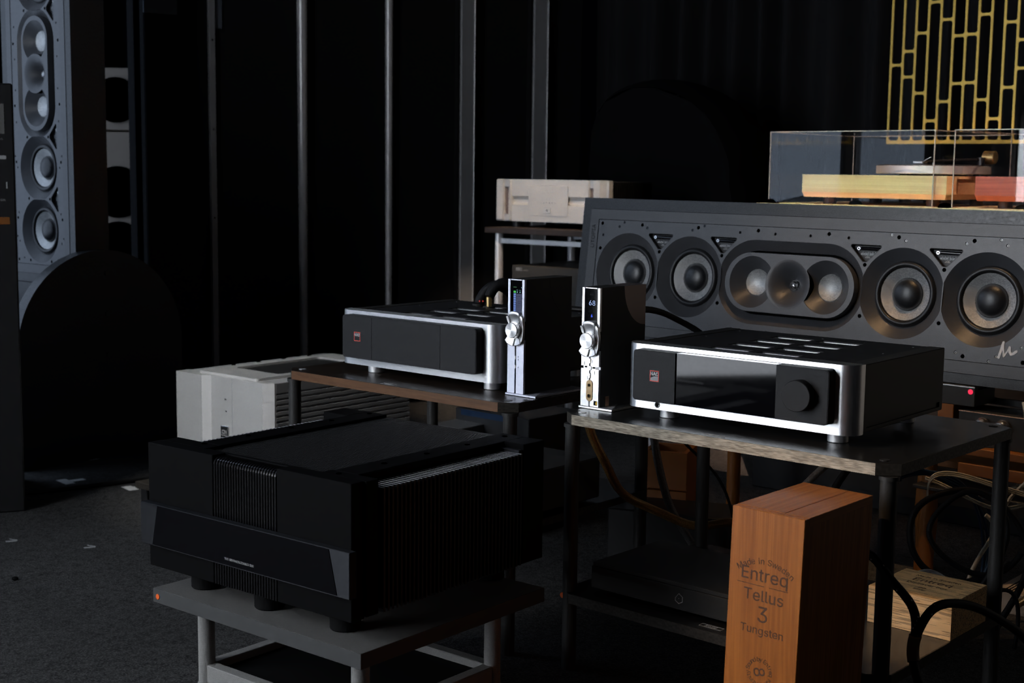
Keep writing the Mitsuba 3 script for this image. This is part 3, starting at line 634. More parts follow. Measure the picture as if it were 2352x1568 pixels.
# ================================================================ the two tall converters
def converter(name, label, at, lit):
    H = 0.2180; W = 0.0400
    k = thing(name, label, 'converter', at)
    part(k, 'base_plate', box(-0.0035, 0.0710, -0.0015, 0.150, 0.0, 0.0042, 0.0006), 'm_brush' if lit else 'm_brush_cool', uv=None)
    # body with a curved bronze rear corner
    cx = [(0.0735 + 0.0725 * s, H - 0.0745 * (1 - math.sqrt(max(0, 1 - s * s)))) for s in np.linspace(0, 1, 20)]
    curve = sg.Polygon([(0.0735, H), (0.1415, H), (0.1415, H - 0.0745)] + [(0.0735 + 0.068 * (1 - math.cos(a)), H - 0.0745 * math.sin(a)) for a in np.linspace(PI / 2, 0, 24)])
    body = sg.box(0.0045, 0.0042, 0.1415, H)
    part(k, 'body', ext(body.difference(curve), W - 0.0004, 'x', (0.0002, 0, 0)), 'm_black_case', False)
    part(k, 'rear_corner', ext(curve.buffer(-0.0002), W - 0.0002, 'x', (0.0001, 0, 0)), 'm_bronze' if lit else 'm_black_case', False, label='bronze rear corner')
    m = 'm_brush' if lit else 'm_brush_cool'
    fb = lambda x0, x1, z0, z1, y0=0.0, y1=0.005: box(x0, x1, y0, y1, z0, z1, 0.0003)
    f = part(k, 'front_plate', fb(0, 0.0184, 0.0042, 0.106), m, uv=None, label='brushed aluminium lower front')
    g0 = fb(0, 0.0184, 0.0042, 0.106); 
    part(k, 'front_plate', fb(0.0216, W, 0.0042, 0.106), m)
    part(k, 'groove', fb(0.0184, 0.0216, 0.0042, 0.106, 0.0022), 'm_black' if not lit else 'm_alu', False)
    part(k, 'rail', fb(0, 0.0058, 0.140, H), m); part(k, 'rail', fb(W - 0.0058, W, 0.140, H), m)
    part(k, 'rail', fb(0.0070, W - 0.0070, H - 0.0022, H), m)
    s = part(k, 'display', box(0.0066, W - 0.0066, 0.0012, 0.005, 0.140, H - 0.0028), 'm_glass_black', False, label='narrow dark display')
    if lit:
        part(s, 'digits', ftext('68', 0.0088, 0.0215, 0.1905, 0.0011, bold=False), BLACK, False, emit=(0.30, 0.42, 0.75), label='glowing digits 68')
        drop = sg.Point(0, 0).buffer(0.0017).union(sg.Polygon([(-0.0015, 0.0006), (0.0015, 0.0006), (0, 0.0046)]))
        part(s, 'mark', orient(ext(drop, 0.0003), '-y', (0.0212, 0.0011, 0.1665)), BLACK, False, emit=(0.01, 0.06, 0.9), label='blue drop')
        part(s, 'line', box(0.016, 0.024, 0.0008, 0.0011, 0.2052, 0.2055), 'm_print_dark', False)
    else:
        part(s, 'heading', box(0.0122, 0.0200, 0.0008, 0.0011, 0.2026, 0.2038), BLACK, False, emit=(0.008, 0.10, 0.015))
        part(s, 'tile', box(0.0130, 0.0182, 0.0008, 0.0011, 0.1925, 0.1965), BLACK, False, emit=(0.03, 0.42, 0.05), label='green tile')
        for i in range(8):
            z = 0.1880 - i * 0.0043
            part(s, 'tile', box(0.0130, 0.0182, 0.0008, 0.0011, z, z + 0.0036), BLACK, False, emit=(0.09, 0.17, 0.46), label='blue tile')
            part(s, 'row', box(0.0188, 0.0325, 0.0008, 0.0011, z - 0.0003, z + 0.0002), BLACK, False, emit=(0.06, 0.08, 0.16))
            part(s, 'row_field', box(0.0188, 0.0325, 0.0009, 0.0011, z + 0.0003, z + 0.0036), BLACK, False, emit=(0.004, 0.008, 0.045))
        for x in (0.0205, 0.0272): part(s, 'mark', cat(box(x, x + .0025, 0.0008, 0.0011, 0.1930, 0.1955), box(x - .0008, x + .003, 0.0008, 0.0011, 0.1975, 0.1982)), BLACK, False, emit=(0.12, 0.30, 0.32))
        part(s, 'mark', box(0.0312, 0.0325, 0.0008, 0.0011, 0.2022, 0.2040), BLACK, False, emit=(0.15, 0.25, 0.40))
    # flared collar: two wings meeting behind the knob
    up = sg.Polygon([(0.0065, 0.1555)] + [(x, 0.1555 + 0.0035 * math.sin((x - 0.0065) / 0.027 * PI)) for x in np.linspace(0.0065, 0.0335, 9)] + [(0.0335, 0.1555), (0.0325, 0.140), (0.0300, 0.128), (0.0120, 0.128)])
    rt = sg.Polygon([(0.0340, 0.153), (0.0400, 0.147), (0.0418, 0.128), (0.0405, 0.108), (0.0375, 0.099), (0.0330, 0.1045), (0.0300, 0.112), (0.0300, 0.130), (0.0330, 0.142)])
    lfw = sg.Polygon([(0.0005, 0.149), (0.0058, 0.150), (0.0085, 0.136), (0.0070, 0.130), (0.0025, 0.138)])
    lo = sg.Polygon([(-0.0012, 0.1035), (0.0040, 0.0975), (0.0110, 0.0945), (0.0180, 0.0935), (0.0200, 0.0985), (0.0215, 0.1150), (0.0060, 0.1150), (0.0020, 0.1100)])
    lo2 = sg.Polygon([(0.0215, 0.0940), (0.0300, 0.0952), (0.0370, 0.0990), (0.0330, 0.1075), (0.0250, 0.1150), (0.0222, 0.1150)])
    col = part(k, 'collar', orient(ext(sg.Point(0.0202, 0.1238).buffer(0.0160, quad_segs=16), 0.0045), '-y', (0, 0.0005, 0)), 'm_spun', 30, label='polished hourglass collar round the knob')
    def wing(poly, lift, cz):                       # a wing whose face is dished about the knob
        th, rr = 28, 7
        c = np.array(poly.representative_point().coords[0]); V, F = [], []
        ring = [np.array(poly.exterior.interpolate(t, normalized=True).coords[0]) for t in np.linspace(0, 1, th, endpoint=False)]
        for i in range(rr + 1):
            for q in ring:
                p = c + (q - c) * i / rr; d = math.hypot(p[0] - 0.0202, p[1] - 0.1238)
                V.append((p[0], -0.0008 - lift * min(1.0, (d / 0.030)) ** 2 - (0.0012 if i < rr else 0), p[1]))
        n0 = rr * th
        for i in range(rr):
            for j in range(th):
                a, b = i * th + j, i * th + (j + 1) % th; F += [(a, a + th, b + th), (a, b + th, b)]
        base = len(V)
        for q in ring: V.append((q[0], 0.001, q[1]))
        for j in range(th):
            a, b = n0 + j, n0 + (j + 1) % th; F += [(a, base + j, base + (j + 1) % th), (a, base + (j + 1) % th, b)]
        m = trimesh.Trimesh(np.array(V), np.array(F), process=True); trimesh.repair.fix_normals(m)
        return m if (m.face_normals[:, 1] * m.area_faces)[m.triangles_center[:, 1] < -0.0005].sum() < 0 else (m.invert() or m)
    for poly, lift in ((up, 0.006), (rt, 0.005), (lfw, 0.004), (lo, 0.006), (lo2, 0.006)):
        part(col, 'wing', wing(poly, lift, 0), 'm_spun_wing', 35)
    # spun knob: the brushed rings give a bow-tie glint
    def spun(prof, cx_, cz_, n=72):
        V, F, U = [], [], []
        for j, (r, h) in enumerate(prof):
            for i in range(n + 1):
                t = 2 * PI * i / n; V.append((cx_ + r * math.cos(t), -h, cz_ + r * math.sin(t))); U.append((i / n, j * 0.1))
        for j in range(len(prof) - 1):
            for i in range(n):
                a = j * (n + 1) + i; F += [(a, a + n + 1, a + n + 2), (a, a + n + 2, a + 1)]
        return frontface(trimesh.Trimesh(np.array(V), np.array(F), process=False)), np.array(U)
    fm, fu = spun([(0.0002, 0.0142), (0.005, 0.0142), (0.010, 0.0142), (0.0138, 0.0142)], 0.0202, 0.1238)
    kb = part(k, 'knob', lathe([(0.0, 0), (0.0146, 0), (0.0146, 0.0132), (0.0138, 0.0141), (0, 0.0141)], 64, '-y', (0.0202, 0.0, 0.1238)), 'm_chrome_soft', 30, label='round spun metal knob')
    part(kb, 'knob_face', fm, 'm_spun_face', uv=fu)
    if lit:
        part(k, 'button', cyl(0.0042, 0.0016, 28, '-y', (0.0202, 0.0003, 0.0735), 0.0004), 'm_brush', 30)
        part(k, 'side_slot', cat(box(-0.0004, 0.0055, -0.0006, 0.001, 0.0725, 0.0770), box(0.0090, 0.0135, -0.0006, 0.001, 0.0740, 0.0768), box(0.0265, 0.0315, -0.0006, 0.001, 0.0735, 0.0762)), 'm_black_deep', False)
        part(k, 'toggle', cat(cyl(0.0020, 0.008, 16, 'x', (0.0345, -0.001, 0.0750)), box(0.0420, 0.0462, -0.003, 0.001, 0.0722, 0.0780, 0.0004)), 'm_alu', 30, label='small metal toggle')
        for z in (0.0865, 0.0600): part(k, 'rocker', box(0.0180, 0.0222, -0.0014, 0.001, z - 0.0045, z + 0.0045, 0.0005), 'm_chrome_soft', False)
        jp = part(k, 'jack_plate', orient(ext(stadium(0.0125, 0.0068, 12), 0.0012), '-y', (0, 0, 0)).apply_transform(frame(0.0202, -0.0001, 0.0330, 0, 0, PI / 2)), 'm_jackplate', 30, label='gold oval plate with two headphone sockets')
        for z, r in ((0.0430, 0.0032), (0.0235, 0.0042)):
            s_ = part(jp, 'socket', lathe([(r * .62, 0), (r, 0), (r, 0.0008), (r * .8, 0.0014), (r * .62, 0.0008), (r * .62, 0)], 28, '-y', (0.0202, -0.0012, z)), 'm_goldmetal', 40)
            part(s_, 'bore', cyl(r * .64, 0.0003, 20, '-y', (0.0202, -0.0012, z)), 'm_black_deep')
        lg = part(k, 'badge', box(0.0300, 0.0378, -0.0004, 0.0002, 0.0075, 0.0152), 'm_black_deep', False, label='small black and gold badge')
        part(lg, 'half', orient(ext(sg.Point(0.0378, 0.01135).buffer(0.0038).intersection(sg.box(0, 0.0078, 0.0376, 0.0149)), 0.0003), '-y', (0, -0.0004, 0)), 'm_gold', False)
        for x, z in ((0.0250, 0.0860), (0.0075, 0.0815), (0.0300, 0.0660), (0.0150, 0.0560)): part(k, 'legend', box(x, x + 0.0008, -0.0002, 0.0002, z - 0.003, z + 0.003), 'm_print_dark', False)
        part(k, 'heat_bracket', box(0.0402, 0.0412, 0.020, 0.031, 0.0042, 0.022, 0.0003), 'm_copper', 30, label='small copper bracket')
    else:
        for z in (0.0715, 0.0545): part(k, 'button', box(0.0182, 0.0213, -0.0008, 0.003, z - 0.0036, z + 0.0036, 0.0004), 'm_alu', False)
        part(k, 'legend', cat(box(0.0262, 0.0276, -0.0002, 0.0002, 0.0722, 0.0750), box(0.0262, 0.0278, -0.0002, 0.0002, 0.0666, 0.0700), box(0.0262, 0.0276, -0.0002, 0.0002, 0.0528, 0.0552)), 'm_print_dark', False)
    return k
M('m_spun_wing', metal((0.86, 0.86, 0.86), 0.16))
M('m_spun_face', metal((0.9, 0.9, 0.9), 0.11, 0.40))
M('m_chrome_soft', metal((0.85, 0.85, 0.85), 0.13))
converter('tall_converter', 'tall narrow silver and black converter showing 68, standing beside the screen amplifier', frame(0.1246, 2.4774, 0.4692, -0.6983), True)
converter('tall_converter', 'tall narrow converter with a coloured list display, standing beside the plain amplifier', frame(-0.0085, 2.583, 0.4742, -0.7075), False)

# ================================================================ the big black amplifier and its stand
GH = 0.2058
G = frame(-0.5941, 2.2403, 0.2374, -0.669)
k = thing('finned_amplifier', 'large matt black finned amplifier with a long glass display strip, on the grey stand', 'amplifier', G)
part(k, 'front_panel', box(0.0, 0.1615, 0.0, 0.027, 0, GH, 0.0008), 'm_black_satin')
part(k, 'front_panel', box(0.3098, 0.4673, 0.0, 0.027, 0, GH, 0.0008), 'm_black_satin')
rr_ = 0.011
fin = ext(sg.Polygon([(0.027, 0.0), (0.027, GH - 0.003)] + [(rr_ - rr_ * math.sin(a) + 0.001, GH - 0.003 - rr_ + rr_ * math.cos(a)) for a in np.linspace(0, PI / 2, 9)] + [(0.001, 0.0)]), 0.0036, 'x')
fp = plyshape(fin, 'm_fin', 40)
for i in range(24): part(k, 'front_fin', fp, local=frame(0.1630 + i * 0.00609, 0, 0))
part(k, 'fin_backing', box(0.1615, 0.3098, 0.024, 0.030, 0, GH - 0.004), 'm_black_deep', False)
part(k, 'chassis', box(0.060, 0.410, 0.0275, 0.4505, 0.004, GH - 0.006), 'm_black_deep', False)
part(k, 'front_rail', box(0.375, 0.4714, 0.0272, 0.052, 0.003, GH - 0.0002, 0.0006), 'm_black_satin')
part(k, 'front_rail', box(0.002, 0.110, 0.0272, 0.060, GH - 0.012, GH - 0.0002, 0.0006), 'm_black_satin')
part(k, 'front_rail', box(0.002, 0.0655, 0.0272, 0.060, 0.003, GH - 0.0122, 0.0006), 'm_black_satin')
part(k, 'top_rail', box(0.062, 0.1085, 0.060, 0.452, GH - 0.012, GH - 0.0002, 0.0012), 'm_black_satin')
part(k, 'top_rail', box(0.380, 0.4300, 0.052, 0.452, GH - 0.012, GH - 0.0002, 0.0012), 'm_black_satin')
def meshplate():
    g = sg.box(0.109, 0.0285, 0.3795, 0.452)
    hs = []
    for j in range(72):
        y = 0.040 + j * 0.0056
        for i in range(46):
            hs.append(circ(0.1165 + i * 0.0056 + (j % 2) * 0.0028, y, 0.0016, 2))
    return ext(g.difference(shapely.union_all(hs)), 0.0016, 'z', (0, 0, GH - 0.0070))
part(k, 'mesh_top', meshplate(), 'm_mesh', False, label='perforated top plate')
part(k, 'top_lip', box(0.1085, 0.375, 0.0272, 0.0345, GH - 0.0060, GH - 0.0012, 0.0008), 'm_black_satin')
for x, ys_ in ((0.0795, (0.052, 0.145, 0.242, 0.339, 0.436)), (0.4035, (0.038, 0.135, 0.233, 0.332, 0.431))):
    for y in ys_: part(k, 'screw', lathe([(0, 0), (0.0022, 0.0002), (0.0026, 0.001), (0.0044, 0.0012), (0.0046, 0.0)], 20, 'z', (x, y, GH - 0.0003)), 'm_alu', 40)
sf = plyshape(box(0, 0.0455, 0, 0.0038, 0.004, GH - 0.0148), 'm_fin_side', False)
tipm = plyshape(box(0.0004, 0.0451, 0.0002, 0.0036, GH - 0.0148, GH - 0.0140, 0.0003), 'm_fin_tip', False)
for i in range(36):
    y = 0.0585 + i * 0.00930
    if y > 0.388: break
    for xx in (0.4302, 0.0):
        ff = part(k, 'side_fin', sf, local=frame(xx, y, 0)); part(ff, 'tip', tipm, local=frame(xx, y, 0))
part(k, 'rear_block', box(0.4300, 0.4722, 0.3955, 0.4512, 0.003, GH - 0.0002, 0.0010), 'm_black_satin')
part(k, 'rear_block', box(0.000, 0.0620, 0.3955, 0.4512, 0.003, GH - 0.0002, 0.0010), 'm_black_satin')
part(k, 'fin_ledge', box(0.4300, 0.4700, 0.386, 0.3955, GH - 0.024, GH - 0.009, 0.0008), 'm_black_brushed', False)
bar = part(k, 'display_bar', box(-0.003, 0.4785, -0.0150, 0.0, 0.0400, 0.1092, 0.0010), 'm_black_brushed', uv=None, label='brushed metal display bar')
gl = ext(sg.Polygon([(0.0280, 0.0425), (0.4535, 0.0425), (0.4368, 0.1082), (0.0420, 0.1082)]), 0.0010, '-y', (0, -0.0150, 0))
g_ = part(bar, 'glass', gl, 'm_glass_black', False, label='black glass display')
part(g_, 'lettering', ftext('THE GRYPHON DIABLO 300', 0.0037, 0.241, 0.0522, -0.0159), 'm_print_grey', False)
for x, y in ((0.075, 0.055), (0.40, 0.055), (0.075, 0.40), (0.40, 0.40), (0.236, 0.05)): part(k, 'foot', cyl(0.024, 0.0360, 28, 'z', (x, y, -0.0352), 0.002), 'm_black_deep', 40)
S_ = frame(-0.587, 2.227, 0.202, -0.6824)
k = thing('low_stand', 'low grey painted metal stand under the finned amplifier', 'stand', S_)
part(k, 'board', box(0.0012, 0.4834, 0.0012, 0.4273, -0.0237, 0, 0.0), 'm_grey_paint', False)
part(k, 'edge_band', cat(box(0, 0.4846, 0, 0.0012, -0.0236, -0.0002, 0.0003), box(0, 0.4846, 0.4273, 0.4285, -0.0236, -0.0002, 0.0003), box(0, 0.0012, 0.0012, 0.4273, -0.0236, -0.0002), box(0.4834, 0.4846, 0.0012, 0.4273, -0.0236, -0.0002)), 'm_grey_edge', False, label='darker edge band')
part(k, 'plug', cyl(0.0048, 0.0014, 24, '-y', (0.0130, 0.0002, -0.0128), 0.0004), 'm_orange', 30, label='small orange plug')
for x in (0.0615, 0.4231):
    for y in (0.060, 0.368):
        l_ = part(k, 'leg', cyl(0.0140, 0.1380, 32, 'z', (x, y, -0.1617)), 'm_grey_paint_light', 40, label='tubular grey leg')
        part(l_, 'foot', cat(cyl(0.0155, 0.0085, 32, 'z', (x, y, -0.1702), 0.001), cyl(0.0125, 0.0320, 32, 'z', (x, y, -0.202), 0.002)), 'm_grey_paint_light', 40)
for y in (0.060, 0.368): part(k, 'crossbar', box(0.0735, 0.4111, y - 0.0105, y + 0.0105, -0.1590, -0.1290, 0.0012), 'm_grey_paint_light')
for x in (0.0615, 0.4231): part(k, 'crossbar', box(x - 0.0105, x + 0.0105, 0.0715, 0.3565, -0.1590, -0.1290, 0.0012), 'm_grey_paint_light')
part(k, 'lower_board', box(0.0720, 0.4126, 0.0706, 0.3574, -0.1500, -0.1420), 'm_black_deep', False)

# ================================================================ silver power amplifier on its low stand
YC = rad(-40)
C_ = frame(-0.8966, 3.68, 0.075, YC)
CH = 0.2758
k = thing('silver_power_amplifier', 'large silver grey power amplifier with slatted side behind the black finned one', 'amplifier', C_)
part(k, 'front', faceted(ext(sg.Polygon([(0, 0), (0.1085, 0), (0.1290, 0.0150), (0.3360, 0.0150), (0.3600, 0.0345), (0.3600, 0.0400), (0, 0.0400)]), CH - 0.006, 'z', (0, 0, 0.006))), 'm_silver', False)
part(k, 'seam', box(0.2145, 0.2155, 0.0146, 0.016, 0.006, CH - 0.0004), 'm_silver_dark', False)
part(k, 'lettering', ftext('M1', 0.0042, 0.1890, CH - 0.0575, 0.0148), 'm_print_dark', False)
part(k, 'indicator', lathe([(0, 0.0004), (0.0012, 0.0010), (0.0020, 0.0004), (0.0020, 0)], 16, '-y', (0.1900, 0.0150, CH - 0.0890)), 'm_chrome', 40)
nb = part(k, 'name_badge', box(0.1705, 0.2020, 0.0110, 0.0152, CH - 0.1610, CH - 0.1275, 0.0015), 'm_chrome', 30, label='chrome name badge')
part(nb, 'lettering', cat(ftext('CH', 0.0100, 0.1862, CH - 0.1432, 0.0112, depth=.0009, bold=True), ftext('PRECISION', 0.0032, 0.1862, CH - 0.1525, 0.0112, depth=.0007)), 'm_silver', False)
part(k, 'body', box(0.006, 0.352, 0.040, 0.5265, 0.006, CH - 0.0005, 0.0012), 'm_silver_dark')
part(k, 'side_band', box(0.350, 0.3600, 0.040, 0.5265, CH - 0.0270, CH - 0.0005, 0.0010), 'm_silver_dark')
slat = plyshape(box(0.350, 0.3600, 0.0400, 0.5240, 0.0, 0.0098, 0.0010), 'm_silver_dark', False)
for i in range(16): part(k, 'slat', slat, local=frame(0, 0, CH - 0.0270 - 0.0145 * (i + 1) + 0.0008))
lip = rrect(0.060, 0.026, 0.300, 0.505, 0.012).difference(rrect(0.093, 0.124, 0.272, 0.430, 0.014))
part(k, 'top_frame', ext(lip, 0.0065, 'z', (0, 0, CH - 0.0006)), 'm_silver', 20)
part(k, 'grille', box(0.092, 0.273, 0.123, 0.431, CH - 0.0010, CH + 0.0006), 'm_mesh', False)
for y in (0.1728, 0.2607, 0.3529, 0.4484): part(k, 'cap_screw', lathe([(0, 0.0036), (0.0052, 0.0036), (0.0062, 0.0024), (0.0062, 0)], 24, 'z', (0.0260, y, CH - 0.0006)), 'm_chrome_soft', 40)
for x in (0.05, 0.31):
    for y in (0.06, 0.47): part(k, 'foot', cyl(0.018, 0.0065, 20, 'z', (x, y, 0.0)), 'm_rubber')
k = thing('floor_stand', 'low brown edged black stand under the silver grey power amplifier', 'stand', frame(-0.9802, 3.5612, 0, YC))
part(k, 'board', box(0, 0.52, 0, 0.66, 0.0590, 0.0750, 0.0008), 'm_edge_dark')
for x in (0.025, 0.495):
    for y in (0.022, 0.635): part(k, 'leg', box(x - 0.013, x + 0.013, y - 0.013, y + 0.013, 0, 0.0590, 0.001), 'm_black')

# ================================================================ white amplifier on its metal rack at the back
k = thing('white_amplifier', 'pale silver amplifier with grooved face and centre plate on the metal rack', 'amplifier', scaled(frame(-0.0594, 4.592, 0.7296, rad(-38)), 1.12))
WH = 0.1214
part(k, 'body', box(0.004, 0.386, 0.032, 0.24, 0.002, WH - 0.004, 0.0012), 'm_black')
part(k, 'face_back', box(0.0, 0.392, 0.012, 0.032, 0, WH, 0.0012), 'm_white_silver')
for i in range(20): part(k, 'heat_fin', box(0.386, 0.3915, 0.036 + i * 0.0102, 0.0395 + i * 0.0102, 0.003, WH - 0.005), 'm_black_deep', False)
def pillar(x0, x1): return box(x0, x1, 0.0, 0.0125, 0, WH, 0.004)
fp_ = sg.box(0.0565, 0, 0.3300, WH)
groove = lambda x0, x1: rrect(x0, WH - 0.0740, x1, WH - 0.0480, 0.0125, 8)
def grooved(x0, x1, holes, y0=0.003, y1=0.0125):
    g = sg.box(x0, 0, x1, WH)
    for h in holes: g = g.difference(h)
    return ext(g, y1 - y0, '-y', (0, y1, 0))
part(k, 'face', faceted(grooved(0.0580, 0.3270, [groove(0.030, 0.1390), groove(0.2385, 0.36)])), 'm_white_silver', False)
for x0, x1 in ((-0.02, 0.1385), (0.2390, 0.36)):
    c_ = [(0.0038 + 0.0085 * math.sin(t), WH - 0.0610 + 0.0130 * math.cos(t)) for t in np.linspace(0.0, PI, 14)]
    sc = sg.Polygon([(0.0127, WH - 0.0480), (0.0127, WH - 0.0740)] + c_[::-1])
    xa, xb = max(x0, 0.0580), min(x1, 0.3270)
    V = np.array([[x, y, z] for x in (xa, xb) for y, z in c_]); n_ = len(c_)
    F = [f for i in range(n_ - 1) for f in ((i, n_ + i, n_ + i + 1), (i, n_ + i + 1, i + 1))]
    part(k, 'scoop', frontface(trimesh.Trimesh(V, np.array(F), process=False)), 'm_white_silver', 60)
part(k, 'centre_plate', box(0.1190, 0.2600, 0.0010, 0.0040, WH - 0.1040, WH - 0.0170, 0.0010), 'm_white_silver')
bt = part(k, 'power_button', box(0.1745, 0.2010, -0.0012, 0.0012, WH - 0.0955, WH - 0.0800, 0.0008), 'm_silver', False)
part(bt, 'mark', orient(ext(sg.Point(0, 0).buffer(0.0028).difference(sg.Point(0, 0).buffer(0.0020)).union(sg.box(-.0004, 0, .0004, .0036)), 0.0004), '-y', (0.1885, -0.0012, WH - 0.0880)), 'm_print_dark', False)
part(k, 'lettering', cat(ftext('BOULDER', 0.0070, 0.1890, WH - 0.0350, 0.0010), ftext('866', 0.0060, 0.1890, WH - 0.0540, 0.0010)), 'm_silver', False)
for i in range(6): part(k, 'indicator', cyl(0.0010, 0.0004, 10, '-y', (0.1640 + i * 0.0104, 0.0010, WH - 0.0660)), 'm_print_dark', False)
part(k, 'pillar', pillar(0.0, 0.0300), 'm_white_silver'); part(k, 'pillar', pillar(0.0475, 0.0580), 'm_white_silver')
part(k, 'pillar', pillar(0.3270, 0.3330), 'm_white_silver'); part(k, 'pillar', faceted(ext(sg.Polygon([(0.348, 0.0125), (0.348, 0.0), (0.368, 0.0), (0.392, 0.018), (0.392, 0.02), (0.348, 0.02)]), WH)), 'm_white_silver', False)
for x0, x1 in ((0.0300, 0.0475), (0.3330, 0.3480)):
    s_ = part(k, 'slot', cat(box(x0, x1, 0.004, 0.0122, WH - 0.0225, WH), box(x0, x1, 0.004, 0.0122, 0, 0.0205)), 'm_silver_dark', False)
    part(s_, 'inlay', box(x0 + 0.001, x0 + 0.0085, 0.0095, 0.0122, 0.0205, WH - 0.0225), 'm_bronze', False)
for x in (0.045, 0.345):
    for y in (0.05, 0.26): part(k, 'foot', cyl(0.018, 0.0172, 20, 'z', (x, y, -0.0168)), 'm_rubber')
k = thing('metal_rack', 'pale grey metal rack with a dark shelf under the white amplifier', 'rack', scaled(frame(-0.0933, 4.5136, -0.1068, rad(-38)), 1.12))
part(k, 'top_shelf', box(0, 0.60, 0, 0.42, 0.7137, 0.7300, 0.0010), 'm_shelf_brown')
for x in (0.0305, 0.5695):
    for y in (0.030, 0.39): part(k, 'leg', cyl(0.0120, 0.6087, 24, 'z', (x, y, 0.105)), 'm_grey_bar', 40)
for x in (0.0305, 0.5695):
    for y in (0.030, 0.39): part(k, 'foot', cyl(0.015, 0.010, 24, 'z', (x, y, 0.0954)), 'm_rubber', 40)
for y in (0.030, 0.39): part(k, 'crossbar', box(0.0420, 0.5580, y - 0.006, y + 0.006, 0.6840, 0.6985, 0.001), 'm_grey_bar')
part(k, 'shelf', box(0.020, 0.58, 0.012, 0.408, 0.4650, 0.4800, 0.001), 'm_black')
k2 = thing('disc_player', 'black disc player with small pale lettering on the shelf below the white amplifier', 'player', scaled(frame(-0.0933, 4.5136, 0.4312, rad(-38)), 1.12))
part(k2, 'case', box(0.075, 0.505, 0.035, 0.36, 0.006, 0.1420, 0.0015), 'm_black_case')
part(k2, 'lettering', ftext('ARC', 0.0085, 0.100, 0.1315, 0.0348, bold=True), 'm_print_grey', False)
part(k2, 'lettering', ftext('audio', 0.0050, 0.125, 0.1300, 0.0348), 'm_print_dim', False)
for x in (0.11, 0.47):
    for y in (0.07, 0.32): part(k2, 'foot', cyl(0.014, 0.0062, 16, 'z', (x, y, 0)), 'm_rubber')
# ================================================================ wooden grounding boxes
E_ = frame(0.3112, 1.9004, 0.4321, -0.7005, -0.0059, 0.0203)
k = thing('wooden_grounding_box', 'tall upright reddish wooden box with burnt lettering before the rack', 'box', E_)
EW, ED, EH = 0.1125, 0.2038, 0.4290
part(k, 'body', box(0, EW, 0.0012, ED, -EH, -0.0120), 'm_cherry', False)
part(k, 'front_panel', box(0, EW, 0.0, 0.0130, -EH, -0.0004, 0.0007), 'm_cherry')
part(k, 'lid_plank', box(0, 0.0747, 0.0130, ED, -0.0125, 0, 0.0006), 'm_cherry_top')
part(k, 'lid_plank', box(0.0749, EW, 0.0130, ED, -0.0125, 0, 0.0006), 'm_cherry_top')
def arc_text(s, h, cx, cz, R, span):
    ws = [max(0.35, {'i': 0.45, 'l': 0.4, 'I': .4, 'M': 1.25, 'w': 1.15, 'm': 1.3, ' ': 0.55}.get(c, 0.9)) for c in s]; tot = sum(ws); a = span / 2; out = []
    for c, w in zip(s, ws):
        mid = a - span * w / tot / 2; a -= span * w / tot
        if c == ' ': continue
        m = text(c, h); A = np.eye(4); q = mid
        A[:2, :2] = [[math.cos(q), -math.sin(q)], [math.sin(q), math.cos(q)]]; m.apply_transform(A)
        m.apply_translation((-R * math.sin(q), R * math.cos(q), 0)); out.append(m)
    return orient(cat(*out), '-y', (cx, 0, cz))
lt = cat(arc_text('Made in Sweden', 0.0085, 0.0565, -0.1400, 0.070, 1.36))
part(k, 'lettering', lt, 'm_burn', False)
part(k, 'lettering', ftext('Entreq', 0.0180, 0.0560, -0.0900, 0.0, bold=False), 'm_burn', False)
part(k, 'rule', cat(box(0.0140, 0.0560, -0.0003, 0.0002, -0.1060, -0.1052), box(0.0640, 0.0930, -0.0003, 0.0002, -0.1060, -0.1051)), 'm_burn', False)
part(k, 'lettering', ftext('Tellus', 0.0160, 0.0560, -0.1195, 0.0), 'm_burn', False)
part(k, 'lettering', ftext('3', 0.0220, 0.0560, -0.1455, 0.0), 'm_burn', False)
part(k, 'lettering', ftext('Tungsten', 0.0112, 0.0560, -0.1690, 0.0), 'm_burn', False)
ring_ = cat(arc_text('Infinity Sound by Entreq  Kinna ', 0.0062, 0.0560, -0.2280, 0.0185, 2 * PI))
part(k, 'seal', cat(ring_, ftext('8', 0.0175, 0, 0, 0).apply_transform(frame(0.0560, 0, -0.2280, 0, 0, PI / 2 - .2))), 'm_burn', False)
k = thing('small_wooden_box', 'small pale oak box with printed lid on the lower shelf of the worn grey-edged rack', 'box', frame(0.6040, 2.2700, 0.1459, -0.7210))
part(k, 'body', box(0, 0.1462, 0, 0.1390, 0.0, 0.0500), 'm_oak', False)
part(k, 'lid', box(-0.0003, 0.1465, -0.0003, 0.1393, 0.0505, 0.0625, 0.0006), 'm_oak')
part(k, 'lettering', cat(*[text(s, h).apply_translation((0.073, y, 0.0624)) for s, h, y in (('Made in Sweden', 0.0075, 0.112), ('Entreq', 0.0170, 0.090), ('Discover box', 0.0085, 0.067), ('∞', 0.012, 0.048), ('Silver', 0.0060, 0.036))]), 'm_burn', False)
k = thing('media_server', 'slim black media server with a bright top edge, low in the worn grey-edged rack', 'player', frame(0.1476, 2.4261, 0.1459, -0.7259))
part(k, 'case', box(0, 0.330, 0, 0.215, 0.0060, 0.0450, 0.0007), 'm_black_case')
part(k, 'lid', box(0.0004, 0.3296, 0.004, 0.2146, 0.0450, 0.0520, 0.0006), 'm_black_case')
hexa = lambda s: sg.Polygon([(-0.0062 * s, 0.0), (0.0 * s, 0.0072 * s), (0.0062 * s, 0.0030 * s), (0.0062 * s, -0.0042 * s), (0.0 * s, -0.0078 * s), (-0.0062 * s, -0.0040 * s)])
